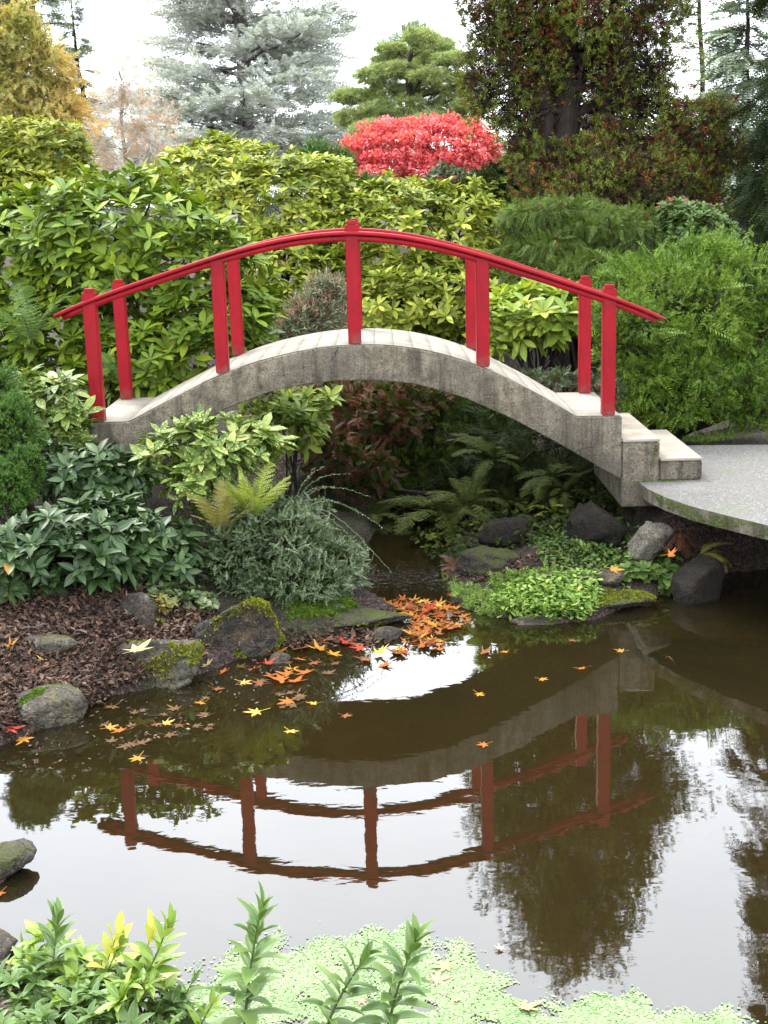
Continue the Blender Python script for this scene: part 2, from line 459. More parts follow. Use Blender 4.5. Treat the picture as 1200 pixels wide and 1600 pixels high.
M = dict(
    concrete=mat_concrete(),
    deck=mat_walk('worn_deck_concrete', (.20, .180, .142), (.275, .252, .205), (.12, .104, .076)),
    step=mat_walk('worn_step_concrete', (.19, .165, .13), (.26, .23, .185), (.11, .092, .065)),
    aggregate=mat_aggregate(), red=mat_red('red_paint'),
    soil=mat_soil(), bed=mat_bed(), water=mat_water(),
    rock=mat_rock('brown_basalt', (0.054, 0.04455, 0.03375), (0.1755, 0.1485, 0.1148), .0),
    rock_pale=mat_rock('pale_boulder', (.13, .115, .09), (.30, .275, .22), .0),
    rock_moss=mat_rock('mossy_basalt', (.050, .043, .035), (.15, .13, .10), .55),
    rock_grey=mat_rock('grey_boulder', (0.0975, 0.0832, 0.0598), (0.247, 0.221, 0.1664), .2),
    rock_flat=mat_rock('wet_ledge_stone', (.06, .052, .038), (.17, .15, .11), .38, (.11, .14, .015)),
    rock_dark=mat_rock('dark_stone', (0.01485, 0.01188, 0.007344), (0.05049, 0.0378, 0.02295), .3, (0.0297, 0.0324, 0.006882)),  # darkest stone tone of the set
    rock_rust=mat_rock('rust_brown_stone', (.06, .025, .010), (.16, .07, .03), .1),
    bark=bark_mat('dark_bark', (0.008, 0.0056, 0.004), (0.0288, 0.0216, 0.0168)),
    bark_grey=bark_mat('grey_bark', (.06, .052, .045), (.16, .145, .13)),
    stem_green=bark_mat('green_stem', (.05, .07, .02), (.10, .13, .04), 40),
    rhodo=leaf_mat('rhododendron_leaf', [(.0, (0.03185, 0.06505, 0.006156)), (.4, (0.07961, 0.136, 0.009234)), (.75, (0.1535, 0.2188, 0.01539)), (.95, (0.273, 0.3193, 0.02693)), (1., (0.3412, 0.1656, 0.02308))], 0.5, 0.22, .22, vein=(0.1933, 0.2484, 0.04617)),
    rhodo_pale=leaf_mat('pale_rhododendron_leaf', [(.0, (0.04104, 0.06992, 0.00714)), (.3, (0.1283, 0.1697, 0.01606)), (.7, (0.277, 0.3085, 0.03392)), (.95, (0.4514, 0.4421, 0.07586)), (1., (0.2668, 0.1337, 0.02678))], 0.5, 0.22, .28),
    rhodo_gold=leaf_mat('yellowing_shrub_leaf', [(.0, (.07, .10, .015)), (.5, (.19, .22, .030)), (.9, (.31, .30, .04)), (1., (.38, .22, .03))], 0.55, 0.2, .3),
    rhodo_bright=leaf_mat('bright_rhododendron_leaf', [(.0, (.08, .14, .018)), (.5, (.20, .28, .035)), (1., (.34, .38, .05))], 0.48, 0.25, .3, vein=(.3, .34, .1)),
    aucuba=leaf_mat('spotted_aucuba_leaf', [(.0, (0.0294, 0.063, 0.01008)), (.45, (0.0756, 0.1302, 0.021)), (.8, (0.1848, 0.2352, 0.0504)), (1., (0.4368, 0.4536, 0.1848))], 0.45, 0.3, .2, spots=(0.3528, 0.3864, 0.1008)),
    viburnum=leaf_mat('leathery_viburnum_leaf', [(.0, (0.01188, 0.0288, 0.00756)), (.6, (0.0297, 0.0585, 0.01638)), (.96, (0.06435, 0.099, 0.0315)), (1., (0.198, 0.081, 0.0126))], 0.42, 0.25, .08, vein=(0.0792, 0.117, 0.0441)),
    cotoneaster=leaf_mat('small_grey_green_leaf', [(.0, (0.0246, 0.043, 0.01584)), (.5, (0.0697, 0.0989, 0.0432)), (.8, (0.1312, 0.172, 0.0864)), (1., (0.246, 0.2838, 0.1584))], 0.5, 0.25, .1),
    bay=leaf_mat('dark_round_leaf', [(.0, (.03, .05, .02)), (.7, (.07, .10, .035)), (1., (.14, .15, .05))], .4, .4, .1),
    yew=leaf_mat('yew_needle', [(.0, (0.02444, 0.05378, 0.008)), (.5, (0.07331, 0.1344, 0.014)), (1., (0.2077, 0.2817, 0.035))], 0.6, 0.15, .15, .9),
    hemlock=leaf_mat('hemlock_needle', [(.0, (0.0264, 0.05175, 0.01)), (.6, (0.0696, 0.1092, 0.018)), (1., (0.156, 0.1955, 0.035))], 0.6, 0.15, .15),
    dwarf=leaf_mat('dwarf_conifer_needle', [(.0, (0.0238, 0.06375, 0.0085)), (.6, (0.06375, 0.1318, 0.0187)), (1., (0.1275, 0.204, 0.034))], .5, .3, .15),
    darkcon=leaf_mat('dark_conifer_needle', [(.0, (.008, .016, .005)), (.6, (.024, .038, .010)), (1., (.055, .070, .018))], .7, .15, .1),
    greencon=leaf_mat('green_conifer_tuft', [(.0, (0.0625, 0.036, 0.0132)), (.2, (0.05625, 0.072, 0.0132)), (.55, (0.1187, 0.15, 0.0242)), (1., (0.2375, 0.252, 0.044))], 0.65, 0.12, .15, 1.1, patch=1.6),
    rustcon=leaf_mat('rusty_conifer_tuft', [(.0, (.018, .012, .007)), (.4, (.062, .040, .021)), (.72, (.15, .070, .028)), (1., (.40, .10, .026))], .7, .12, .1, 1.3, patch=1.7),
    twigs=leaf_mat('bare_brown_twig', [(.0, (.012, .009, .006)), (1., (.045, .032, .022))], .8, .2, 0),
    pine=leaf_mat('pine_needle', [(.0, (0.108, 0.15, 0.042)), (.5, (0.252, 0.312, 0.096)), (1., (0.408, 0.456, 0.18))], .6, .3, .25, .9),
    cedar=leaf_mat('glare_blue_cedar_needle', [(.0, (0.3548, 0.3891, 0.3659)), (.6, (0.6386, 0.6624, 0.6343)), (1., (0.9226, 0.9272, 0.8944))], .6, .3, .15, .35),  # glaucous blue, with bright-sky bloom painted in as extra paleness
    greyfir=leaf_mat('grey_green_fir_needle', [(.0, (0.1408, 0.1855, 0.1267)), (1., (0.2903, 0.3432, 0.2236))], .6, .3, .1, .4),
    golden=leaf_mat('golden_autumn_frond', [(.0, (0.184, 0.228, 0.06)), (.3, (0.3312, 0.323, 0.105)), (.6, (0.5336, 0.38, 0.135)), (1., (0.6256, 0.342, 0.15))], .6, .15, .35, .35, patch=1.6),
    larch=leaf_mat('pale_orange_twig', [(.0, (0.3591, 0.2992, 0.2594)), (.5, (0.5187, 0.379, 0.2693)), (1., (0.6583, 0.3591, 0.1696))], .7, .2, .2, .5),
    scarlet=leaf_mat('scarlet_maple_leaf', [(.0, (0.442, 0.0567, 0.0693)), (.5, (0.676, 0.126, 0.1449)), (.9, (0.832, 0.2142, 0.2268)), (1., (0.806, 0.2772, 0.1512))], .6, .2, .35, .8),
    nandina=leaf_mat('red_brown_leaflet', [(.0, (0.027, 0.0315, 0.0108)), (.35, (0.063, 0.0495, 0.018)), (.7, (0.135, 0.0405, 0.0252)), (1., (0.234, 0.063, 0.036))], .5, .3, .15, 1.6),
    heath=leaf_mat('heather_sprig', [(.0, (.09, .115, .055)), (.6, (.20, .23, .14)), (.74, (.28, .15, .10)), (1., (.45, .07, .06))], .7, .2, .1, 4),
    understory=leaf_mat('shade_coloured_leaf', [(.0, (.010, .018, .004)), (.7, (.030, .042, .007)), (1., (.075, .085, .012))], .75, .06, .1),  # leaves darkened by colour to stand for deep shade
    fern_yellow=leaf_mat('yellow_green_fern', [(.0, (0.113, 0.1607, 0.01683)), (.6, (0.218, 0.2678, 0.03825)), (1., (0.3069, 0.3034, 0.0459))], .55, .25, .3),
    fern_green=leaf_mat('green_fern', [(.0, (0.02835, 0.06075, 0.01134)), (.6, (0.06075, 0.1094, 0.01782)), (1., (0.1134, 0.162, 0.02835))], .55, .3, .2),
    fern_gold=leaf_mat('golden_fern', [(.0, (0.0864, 0.102, 0.02)), (1., (0.216, 0.17, 0.04))], .6, .25, .2),
    fern_dead=leaf_mat('dead_brown_fern', [(.0, (.045, .018, .010)), (.6, (.11, .05, .025)), (1., (.20, .10, .05))], .8, .15, .1),
    cover=leaf_mat('ground_cover_leaf', [(.0, (0.063, 0.126, 0.018)), (.6, (0.153, 0.243, 0.0405)), (1., (0.306, 0.36, 0.099))], 0.6, 0.2, .2, 5),
    moss=leaf_mat('moss_tuft', [(.0, (.045, .060, .006)), (.5, (.13, .145, .010)), (1., (.25, .23, .02))], .9, .1, .1, 6),
    moss_green=leaf_mat('green_moss_tuft', [(.0, (.03, .065, .008)), (.6, (.075, .13, .012)), (1., (.14, .20, .02))], .9, .1, .1, 6),
    duckweed=leaf_mat('duckweed_leaf', [(.0, (.095, .155, .055)), (.5, (.165, .235, .10)), (1., (.25, .32, .17))], .6, .3, .1, 3),
    sweetbox=leaf_mat('young_box_leaf', [(.0, (0.0432, 0.0936, 0.018)), (.6, (0.0936, 0.1656, 0.0324)), (1., (0.1656, 0.2376, 0.0576))], 0.4, 0.35, .2, margin=(.15, .22, .075), vein=(.13, .20, .07)),  # paler margin paints the gloss along the leaf edges
    limeleaf=leaf_mat('lime_leaf', [(.0, (0.1008, 0.1872, 0.0216)), (.6, (0.1944, 0.288, 0.036)), (1., (0.3312, 0.3744, 0.0864))], .4, .4, .3, vein=(0.288, 0.36, 0.108)),
    yellowleaf=leaf_mat('pale_yellow_leaf', [(.0, (.34, .36, .05)), (1., (.52, .48, .12))], .5, .35, .3),
    chip=leaf_mat('bark_chip', [(.0, (0.01663, 0.00924, 0.005928)), (.55, (0.05544, 0.03142, 0.02075)), (.85, (0.1294, 0.07854, 0.05187)), (1., (0.3142, 0.231, 0.1408))], .85, .2, 0),
)
MAPLE = {k: leaf_mat('maple_leaf_' + k, [(.0, tuple(v * .75 for v in c)), (1., tuple(min(.9, v * 1.15) for v in c))], .6, .12, .15, 9, vein=tuple(min(.9, v * 1.3) for v in c))
         for k, c in dict(orange=(.25, .075, .013), amber=(.33, .145, .020), yellow=(.40, .26, .05), red=(.24, .030, .014), pale=(.33, .27, .12), rust=(.15, .055, .020), pink=(.38, .22, .16), sodden=(.085, .045, .018)).items()}

# ------------------------------------------------------------------ small templates (x across, y along, z up)
def t_leaf(n=4, w=.32, fold=.10, curl=.12, widest=.5, tip=1.0):
    t = np.linspace(0, 1, n + 1)
    a = np.log(.5) / np.log(widest)
    prof = np.sin(np.pi * t ** a) ** .8 * w / 2
    prof[0] = .012; prof[-1] = .004
    z = -curl * t ** 2
    V, UV = [], []
    for i in range(n + 1):
        for s in (-1, 0, 1):
            V.append((s * prof[i], t[i], z[i] + abs(s) * fold * prof[i] / (w / 2)))
            UV.append((.5 + .5 * s, t[i]))
    f = []
    for i in range(n):
        for j in (0, 1):
            f.append((i * 3 + j, i * 3 + j + 1, i * 3 + j + 4, i * 3 + j + 3))
    return np.array(V), [np.array(f)], np.array(UV)


def t_small(w=.5, fold=.12):
    V = np.array([(0, 0, 0), (w / 2, .45, fold), (0, 1, -.05), (-w / 2, .45, fold), (0, .5, 0)])
    return V, [np.array([(0, 1, 4), (1, 2, 4), (2, 3, 4), (3, 0, 4)])], np.array([(.5, 0), (1, .5), (.5, 1), (0, .5), (.5, .5)])


def t_spray(pairs=8, w=.5, lw=.06, droop=.15, ang=55, rise=.1, full=False):
    """A flat twig with needles or scale leaflets in two rows."""
    V, f = [], []
    ca, sa = math.cos(R(ang)), math.sin(R(ang))
    for i in range(pairs):
        t = .06 + .9 * i / pairs
        L = w * (1 - t * .75) * (.55 + .45 * min(1, t * 5))
        z0 = -droop * t * t
        for s in (-1, 1):
            b = len(V)
            d = np.array([s * sa * L, ca * L, rise * L])
            p = np.array([0, t, z0])
            side = np.array([-s * ca, sa, 0]) * lw / 2
            if full:
                V += [p - side, p + side, p + d * .6 + side * .9, p + d * .6 - side * .9, p + d]
                f += [(b, b + 1, b + 2), (b, b + 2, b + 3), (b + 3, b + 2, b + 4)]
            else:
                V += [p, p + d * .62 + side * 1.7, p + d]
                f.append((b, b + 1, b + 2) if s > 0 else (b, b + 2, b + 1))
    b = len(V)
    V += [(-.012, 0, 0), (.012, 0, 0), (0, 1, -droop)]
    f.append((b, b + 1, b + 2))
    return np.array(V, float), [np.array(f)], None


def t_tuft(n=14, L=.7, lw=.07, spread=.75, seed=1, along=1.0):
    """A brush of needles round a short axis."""
    g = np.random.default_rng(seed)
    V, f = [], []
    for i in range(n):
        t = along * i / n * .7
        a = i * 2.4
        d = unit(np.array([math.cos(a) * spread, 1 - .3 * spread, math.sin(a) * spread]) + g.normal(0, .12, 3)) * L * (1 - .45 * i / n)
        s = unit(np.cross(d, g.normal(0, 1, 3))) * lw / 2
        p = np.array([0, t, 0])
        b = len(V)
        V += [p - s * .9, p + s * .9, p + d]
        f.append((b, b + 1, b + 2))
    return np.array(V, float), [np.array(f)], None


def t_maple(seed=0, curl=.10):
    g = np.random.default_rng(seed)
    lob_a = [-150, -100, -50, 0, 50, 100, 150]
    lob_r = [.30, .62, .86, 1.0, .86, .62, .30]
    pts = []
    for k, (a, r) in enumerate(zip(lob_a, lob_r)):
        r *= g.uniform(.9, 1.08)
        for da, q in ((-13, .60), (-7, .74), (0, 1.0), (7, .74), (13, .60)):
            pts.append((a + da, r * q))
        if k < 6: pts.append((a + 25, .30 * (lob_r[k] + lob_r[k + 1]) / 1.7 + .04))
    V, UV = [(0, 0, 0)], [(.5, 0)]
    ph = g.uniform(0, 6)
    for a, r in pts:
        x, y = math.sin(R(a)) * r * .56, math.cos(R(a)) * r * .56
        V.append((x, y, curl * (r * r * .7 + .35 * math.sin(R(a) * 3 + ph) * r)))
        UV.append((.5 + (.0 if abs(((a + 175) % 50) - 25) < 1 else .4), r))
    n = len(pts)
    f = [(0, i + 1, i) for i in range(1, n)] + [(0, 1, n)]
    b = len(V)                                                                    # leaf stalk
    V += [(-.012, 0, .0), (.012, 0, .0), (.05, -.5, .09), (.03, -.5, .09)]
    UV += [(.5, 0)] * 4
    return np.array(V), [np.array(f), np.array([(b, b + 1, b + 2, b + 3)])], np.array(UV)


def place(tpl, P, D, N, S, W=None):
    """Scatter a template: D = direction of its length, N = its upper side, S = length, W = width factor."""
    V, Fs, UV = tpl
    P, D = np.asarray(P, float), unit(D)
    X = unit(np.cross(D, N)); Z = np.cross(X, D)
    S = np.broadcast_to(np.asarray(S, float), (len(P),))
    W = np.ones(len(P)) if W is None else np.broadcast_to(W, (len(P),))
    out = P[:, None] + S[:, None, None] * (V[None, :, 0, None] * (X * W[:, None])[:, None] + V[None, :, 1, None] * D[:, None] + V[None, :, 2, None] * Z[:, None])
    k = len(V)
    fs = [(f[None] + (np.arange(len(P)) * k)[:, None, None]).reshape(-1, f.shape[1]) for f in Fs]
    return out.reshape(-1, 3), fs, (np.tile(UV, (len(P), 1)) if UV is not None else None)


_shared = {}
def shared_mesh(name, tpl, mat, key):
    k = (name, key, mat.name)
    if k not in _shared: _shared[k] = raw_mesh(name, tpl[0], tpl[1], mat, tpl[2])
    return _shared[k]


def leaf_objects(name, tpl, key, P, D, N, S, W, mat, parent):
    """One object per leaf, all sharing one mesh."""
    off = np.zeros(3); p = parent
    while p is not None:
        off += np.array(p.location); p = p.parent
    me = shared_mesh(name, tpl, mat, key)
    D = unit(D); X = unit(np.cross(D, N)); Z = np.cross(X, D)
    for i in range(len(P)):
        o = bpy.data.objects.new(name, me)
        s, w = float(S[i]), float(W[i])
        m = Matrix.Identity(4)
        for r in range(3):
            m[r][0], m[r][1], m[r][2], m[r][3] = X[i, r] * s * w, D[i, r] * s, Z[i, r] * s, P[i, r] - off[r]
        COL.objects.link(o); o.parent = parent
        o.matrix_basis = m


# ------------------------------------------------------------------ the lie of the land
SHORE = np.array([(.10, 8.90), (-.2, 8.62), (-.55, 8.42), (-.78, 8.32), (-1.0, 8.0), (-1.18, 7.78), (-1.5, 7.52), (-1.74, 7.42), (-1.85, 7.12),
                  (-2.15, 6.72), (-2.5, 6.35), (-2.5, 5.85), (-1.95, 5.66), (-1.66, 5.4), (-1.78, 5.0), (-1.5, 4.62), (-1.35, 4.25), (-1.1, 3.75),
                  (-.5, 3.5), (.5, 3.45), (1.5, 3.45), (3, 3.4), (7, 3.4), (7, 9.9), (3.4, 9.9), (2.5, 9.7), (2.15, 9.35), (1.92, 9.08), (1.72, 8.92),
                  (1.42, 8.62), (1.1, 8.58), (.72, 8.80), (.47, 9.1), (.45, 9.6), (.50, 10.4), (.62, 11.4), (.7, 12.4), (.5, 13.4), (.2, 13.4),
                  (.12, 12.4), (-.05, 11.4), (-.22, 10.5), (-.25, 9.7), (-.05, 9.25)])


def shore_dist(P):
    """Signed distance to the water's edge: positive on land."""
    A = SHORE; B = np.roll(SHORE, -1, 0)
    d = np.full(len(P), 1e9); ins = np.zeros(len(P), bool)
    for a, b in zip(A, B):
        ab = b - a
        t = np.clip(((P - a) @ ab) / (ab @ ab), 0, 1)
        d = np.minimum(d, np.linalg.norm(P - a - t[:, None] * ab, axis=1))
        c = (a[1] > P[:, 1]) != (b[1] > P[:, 1])
        with np.errstate(divide='ignore', invalid='ignore'):
            ins ^= c & (P[:, 0] < (b[0] - a[0]) * (P[:, 1] - a[1]) / (b[1] - a[1]) + a[0])
    return np.where(ins, -d, d)


def ground(x, y):
    x, y = np.atleast_1d(np.asarray(x, float)), np.atleast_1d(np.asarray(y, float))
    d = shore_dist(np.stack([x, y], -1))
    slope = np.where(x < 0, .36, .25)
    slope = np.where((y > 10.0) & (y < 12.6), .16, slope)
    cap = 1.18 + np.clip(y - 13, 0, 25) * .03
    land = np.minimum(cap, .05 + slope * d)
    pathz = np.clip((x - 1.95) * 3, 0, 1) * np.clip((y - 9.6) * 4, 0, 1) * np.clip((14 - y) * 1.5, 0, 1)
    land = land * (1 - pathz) + np.minimum(np.maximum(land, .58), .60) * pathz
    land = np.where(y < 3.6, .05 + np.minimum(1.1, .55 * d), land)
    wob = .03 * np.sin(x * 5.1 + 1.3 * np.sin(y * 3.7)) * np.sin(y * 4.3 + x)
    land = land + wob * np.clip(d * 4, 0, 1) * (1 - pathz)
    bed = -np.minimum(.55, .10 + .28 * -d) + .02 * np.sin(x * 7 + y * 3) * np.sin(y * 6)
    k = np.clip((d + .04) / .08, 0, 1)
    return bed * (1 - k) + land * k


_lx, _ly = np.arange(-5, 5.001, .04), np.arange(2.8, 14.4, .04)
_lx2, _ly2 = np.meshgrid(_lx, _ly, indexing='ij')
_lz = ground(_lx2.ravel(), _ly2.ravel()).reshape(_lx2.shape)


def ground_near(x, y):
    i = np.clip((x + 5) / .04, 0, len(_lx) - 1.001); j = np.clip((y - 2.8) / .04, 0, len(_ly) - 1.001)
    a, b = i.astype(int), j.astype(int); u, v = i - a, j - b
    return _lz[a, b] * (1 - u) * (1 - v) + _lz[a + 1, b] * u * (1 - v) + _lz[a, b + 1] * (1 - u) * v + _lz[a + 1, b + 1] * u * v


def gz(x, y): return float(ground(x, y)[0])


def nonuni(lo, a, b, hi, fine, grow=1.18):
    v = list(np.arange(a, b, fine)); s = fine; x = b
    while x < hi: v.append(x); s *= grow; x += s
    v.append(hi); s = fine; x = a - s
    while x > lo: v.insert(0, x); s *= grow; x -= s
    v.insert(0, lo)
    return np.array(v)


gx, gy = nonuni(-600, -3.2, 3.6, 600, .065), nonuni(-60, 3.2, 11.5, 1200, .065)
GX, GY = np.meshgrid(gx, gy, indexing='ij')
GZ = ground(GX.ravel(), GY.ravel())
i, j = np.meshgrid(np.arange(len(gx) - 1), np.arange(len(gy) - 1), indexing='ij')
nY = len(gy)
Q = np.stack([i * nY + j, (i + 1) * nY + j, (i + 1) * nY + j + 1, i * nY + j + 1], -1).reshape(-1, 4)
Vg = np.stack([GX.ravel(), GY.ravel(), GZ], -1)
under = (Vg[Q][:, :, 2].max(1) < -.01)
me = raw_mesh('ground', Vg, [Q], M['soil'], None, True)
me.materials.append(M['bed'])
me.polygons.foreach_set('material_index', under.astype(np.int32))
tag(link(bpy.data.objects.new('ground', me)), kind='structure')
obj_w = obj('water', (np.array([(-3.2, 3.1, 0), (7, 3.1, 0), (7, 13.9, 0), (-3.2, 13.9, 0)]), [np.array([(0, 1, 2, 3)])], None), M['water'])
tag(obj_w, kind='structure')

# the garden path: a slab that overhangs the pond on the right
edge_px = [(996, 752), (1012, 764), (1040, 777), (1080, 791), (1130, 804), (1200, 821), (1290, 842)]
PZ = .70
edge = [tuple(onz(a, b, PZ)[:2]) for a, b in edge_px]
outline = edge + [(7.5, 7.0), (7.5, 11.5), (3.4, 11.25), (2.75, 11.32), (1.9, 11.3), (1.86, 10.2)]
bm = bmesh.new()
top = [bm.verts.new((x, y, PZ)) for x, y in outline]
bmf = bm.faces.new(top)
if bmf.normal.z < 0: bmf.normal_flip()
bm.normal_update()
ex = bmesh.ops.extrude_face_region(bm, geom=[bmf])
for v in ex['geom']:
    if isinstance(v, bmesh.types.BMVert): v.co.z -= .10
bmesh.ops.recalc_face_normals(bm, faces=bm.faces)
pm = bpy.data.meshes.new('path'); bm.to_mesh(pm); bm.free(); pm.materials.append(M['aggregate']); pm.materials.append(M['concrete'])
for p in pm.polygons: p.material_index = 0 if p.normal.z > .9 else 1
pm.update()
path = tag(link(bpy.data.objects.new('path', pm)), kind='structure')

# ------------------------------------------------------------------ the bridge
BX, BY, BW = -.184, 9.96, 1.16
rng = np.random.default_rng(7)
bridge = empty('footbridge', (BX, BY + BW / 2, gz(BX, BY)), 'arched concrete footbridge with red wooden posts and handrails over the brook', 'bridge')
T_X = np.array([-2.26, -1.93, -1.6, -1.196, -.7, -.184, .3, .785, 1.15, 1.5, 1.84])
T_Z = np.array([1.272, 1.272, 1.435, 1.617, 1.757, 1.812, 1.765, 1.612, 1.425, 1.216, 1.212])


def smooth_curve(X, Z, xs, ends_linear=1):
    """Catmull-Rom through the points, with the first and last span straight (the landings)."""
    m = np.gradient(Z, X)
    m[0] = (Z[1] - Z[0]) / (X[1] - X[0]); m[-1] = (Z[-1] - Z[-2]) / (X[-1] - X[-2])
    out = np.interp(xs, X, Z)
    for k in range(1, len(X) - 2):
        a, b = X[k], X[k + 1]; h = b - a
        s = (xs >= a) & (xs <= b); t = (xs[s] - a) / h
        m0 = (Z[k + 1] - Z[k]) / h if k == 1 else m[k]
        m1 = (Z[k + 1] - Z[k]) / h if k == len(X) - 3 else m[k + 1]
        out[s] = (2 * t**3 - 3 * t**2 + 1) * Z[k] + (t**3 - 2 * t**2 + t) * h * m0 + (-2 * t**3 + 3 * t**2) * Z[k + 1] + (t**3 - t**2) * h * m1
    return out


def deck_z(x): return smooth_curve(T_X, T_Z, np.atleast_1d(np.asarray(x, float)))


soff_px = [(350, 640), (425, 611), (475, 600.5), (525, 594.5), (600, 594.5), (650, 600), (725, 621), (800, 654), (875, 694), (950, 738), (985, 757)]
S_W = np.array([at(a, b, BY - .06) for a, b in soff_px])
xs = np.unique(np.concatenate([np.linspace(-2.26, 1.84, 66), [-1.93, 1.5]]))
zt = deck_z(xs)
sx_ = np.concatenate([[-2.27, -1.95, -1.62], S_W[:, 0], [1.95]])
sz_ = np.concatenate([[.62, .86, 1.10], S_W[:, 2], [.60]])
zb = np.minimum(np.interp(xs, sx_, sz_), zt - .15)
Y0, Y1 = BY - .065, BY + BW + .065


def prism(xs, zt, zb, y0, y1, ny=14):
    ys = np.linspace(y0, y1, ny); n = len(xs)
    V = [];
    for y in ys: V += [(x, y, z) for x, z in zip(xs, zt)]
    o1 = len(V)
    for y in ys: V += [(x, y, z) for x, z in zip(xs, zb)]
    f = []
    for a in range(ny - 1):
        for b in range(n - 1):
            p = a * n + b
            f.append((p, p + 1, p + n + 1, p + n)); q = p + o1
            f.append((q, q + n, q + n + 1, q + 1))
        p = a * n
        f.append((p, p + n, p + n + o1, p + o1)); p = a * n + n - 1
        f.append((p, p + o1, p + n + o1, p + n))
    for b in range(n - 1):
        f.append((b, b + o1, b + o1 + 1, b + 1)); p = (ny - 1) * n + b
        f.append((p, p + 1, p + o1 + 1, p + o1))
    return np.array(V, float), [np.array(f)], None


arch = obj('arch', prism(xs, zt, zb, Y0, Y1), M['concrete'], bridge)
bv = arch.modifiers.new('edge', 'BEVEL'); bv.width = .008; bv.segments = 2; bv.limit_method = 'ANGLE'; bv.angle_limit = R(50)
# deck slabs with open joints, proud of the rough edge bands
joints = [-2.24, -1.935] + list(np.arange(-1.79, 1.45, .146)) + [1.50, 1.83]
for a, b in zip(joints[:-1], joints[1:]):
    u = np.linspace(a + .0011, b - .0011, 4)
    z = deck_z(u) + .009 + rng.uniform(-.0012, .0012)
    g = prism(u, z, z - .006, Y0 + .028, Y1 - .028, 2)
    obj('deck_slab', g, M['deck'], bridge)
# steps down to the path
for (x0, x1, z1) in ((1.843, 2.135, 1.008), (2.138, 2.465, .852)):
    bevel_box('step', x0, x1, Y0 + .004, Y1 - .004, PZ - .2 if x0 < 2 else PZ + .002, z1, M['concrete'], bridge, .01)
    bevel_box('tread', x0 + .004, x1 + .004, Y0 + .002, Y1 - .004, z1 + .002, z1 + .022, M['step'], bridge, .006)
# handrails: a wide top board over a narrower one
rail_px = [(83, 492), (131, 470.5), (180, 452), (265, 422), (350, 395), (450, 371), (549, 362), (600, 363.5), (675, 375), (750, 397), (825, 419), (900, 442), (967, 467), (1040, 496)]
RW = np.array([at(a, b, BY - .06) for a, b in rail_px])
rail_fit = np.polyfit(RW[:, 0], RW[:, 2], 6)
def rail_z(x): return np.polyval(rail_fit, x) + .0


def sweep_rect(xs, zs, yc, w, h):
    T = unit(np.stack([np.gradient(xs), np.gradient(zs)], -1))
    n = np.stack([-T[:, 1], T[:, 0]], -1)
    V = []
    for x, z, (nx, nz) in zip(xs, zs, n):
        b = .006
        for dy, dh in ((-w / 2 + b, 0), (-w / 2, -b), (-w / 2, -h + b), (-w / 2 + b, -h), (w / 2 - b, -h), (w / 2, -h + b), (w / 2, -b), (w / 2 - b, 0)):
            V.append((x + nx * dh, yc + dy, z + nz * dh))
    f = []; m = 8
    for a in range(len(xs) - 1):
        for k in range(m):
            f.append((a * m + k, a * m + (k + 1) % m, (a + 1) * m + (k + 1) % m, (a + 1) * m + k))
    V = np.array(V); c0 = len(V)
    V = np.concatenate([V, V[:m].mean(0, keepdims=True), V[-m:].mean(0, keepdims=True)])
    e = (len(xs) - 1) * m
    t = [(k, (k + 1) % m, c0)[::-1] for k in range(m)] + [(e + k, e + (k + 1) % m, c0 + 1) for k in range(m)]
    return V, [np.array(f), np.array(t)], None


posts = [(-2.168, True), (-1.196, False), (-.184, True), (.785, False), (1.741, True)]
for side, yc in (('near', BY), ('far', BY + BW)):
    x0, x1 = RW[0, 0], RW[-1, 0]
    xr = np.linspace(x0, x1, 60)
    rail = obj('handrail', sweep_rect(xr, rail_z(xr), yc, .135, .030), M['red'], bridge)
    xl = np.linspace(x0 + .055, x1 - .05, 60)
    obj('lower_board', sweep_rect(xl, rail_z(xl) - .032, yc, .088, .042), M['red'], rail)
    for px_, capped in posts:
        zb_, zt_ = float(deck_z(px_)[0]) - .004, float(rail_z(px_)) - .03
        lean = rng.uniform(-.006, .006)
        base = zb_ + .012
        sh = (lambda c, b=base, l=lean: (c.x + (c.z - b) * l, c.y, c.z))
        post = bevel_box('post', px_ - .049, px_ + .049, yc - .048, yc + .048, base, zt_, M['red'], bridge, .006, sh)
        if capped:
            z0 = float(rail_z(px_)) - .005
            bevel_box('cap', px_ - .05, px_ + .05, yc - .05, yc + .05, z0 - .06, z0 + .052, M['red'], post, .005)
            bevel_box('cap_block', px_ - .036, px_ + .036, yc - .036, yc + .036, z0 + .0525, z0 + .082, M['red'], post, .005)

# ------------------------------------------------------------------ plants
TPL = dict(
    rhodo=t_leaf(5, .34, .07, .10, .56), rhodo_lo=t_leaf(3, .38, .07, .10, .55), aucuba=t_leaf(5, .40, .06, .16, .5),
    aucuba_lo=t_leaf(3, .40, .06, .16, .5), vib_lo=t_leaf(3, .42, .09, .20, .48), box_lo=t_leaf(3, .38, .08, .22, .42),
    vib=t_leaf(5, .40, .09, .20, .48), box=t_leaf(6, .36, .08, .22, .42), round=t_leaf(3, .75, .05, .1, .55), small=t_small(.5), diamond=t_small(.62, .08),
    cedtuft=t_spray(5, .36, .13, .10, 50, .16), twig=t_spray(5, .55, .035, .25, 42, .10),
    yew=t_spray(6, .34, .10, .22, 55, .08), hemlock=t_spray(10, .30, .05, .35, 52, .03), spray=t_spray(6, .5, .11, .3, 50, .08), cedar=t_spray(6, .46, .13, .12, 48, .14),
    frond=t_spray(9, .42, .06, .35, 62, .02), tuft=t_tuft(11, .62, .12, .7, 1), pine=t_tuft(14, .95, .075, 1.1, 2, .5), fine=t_tuft(10, .5, .075, .55, 3), cotw=t_spray(6, .22, .15, .12, 62, .06),
)
CAM_P = np.array([0, 0, CAM_Z])


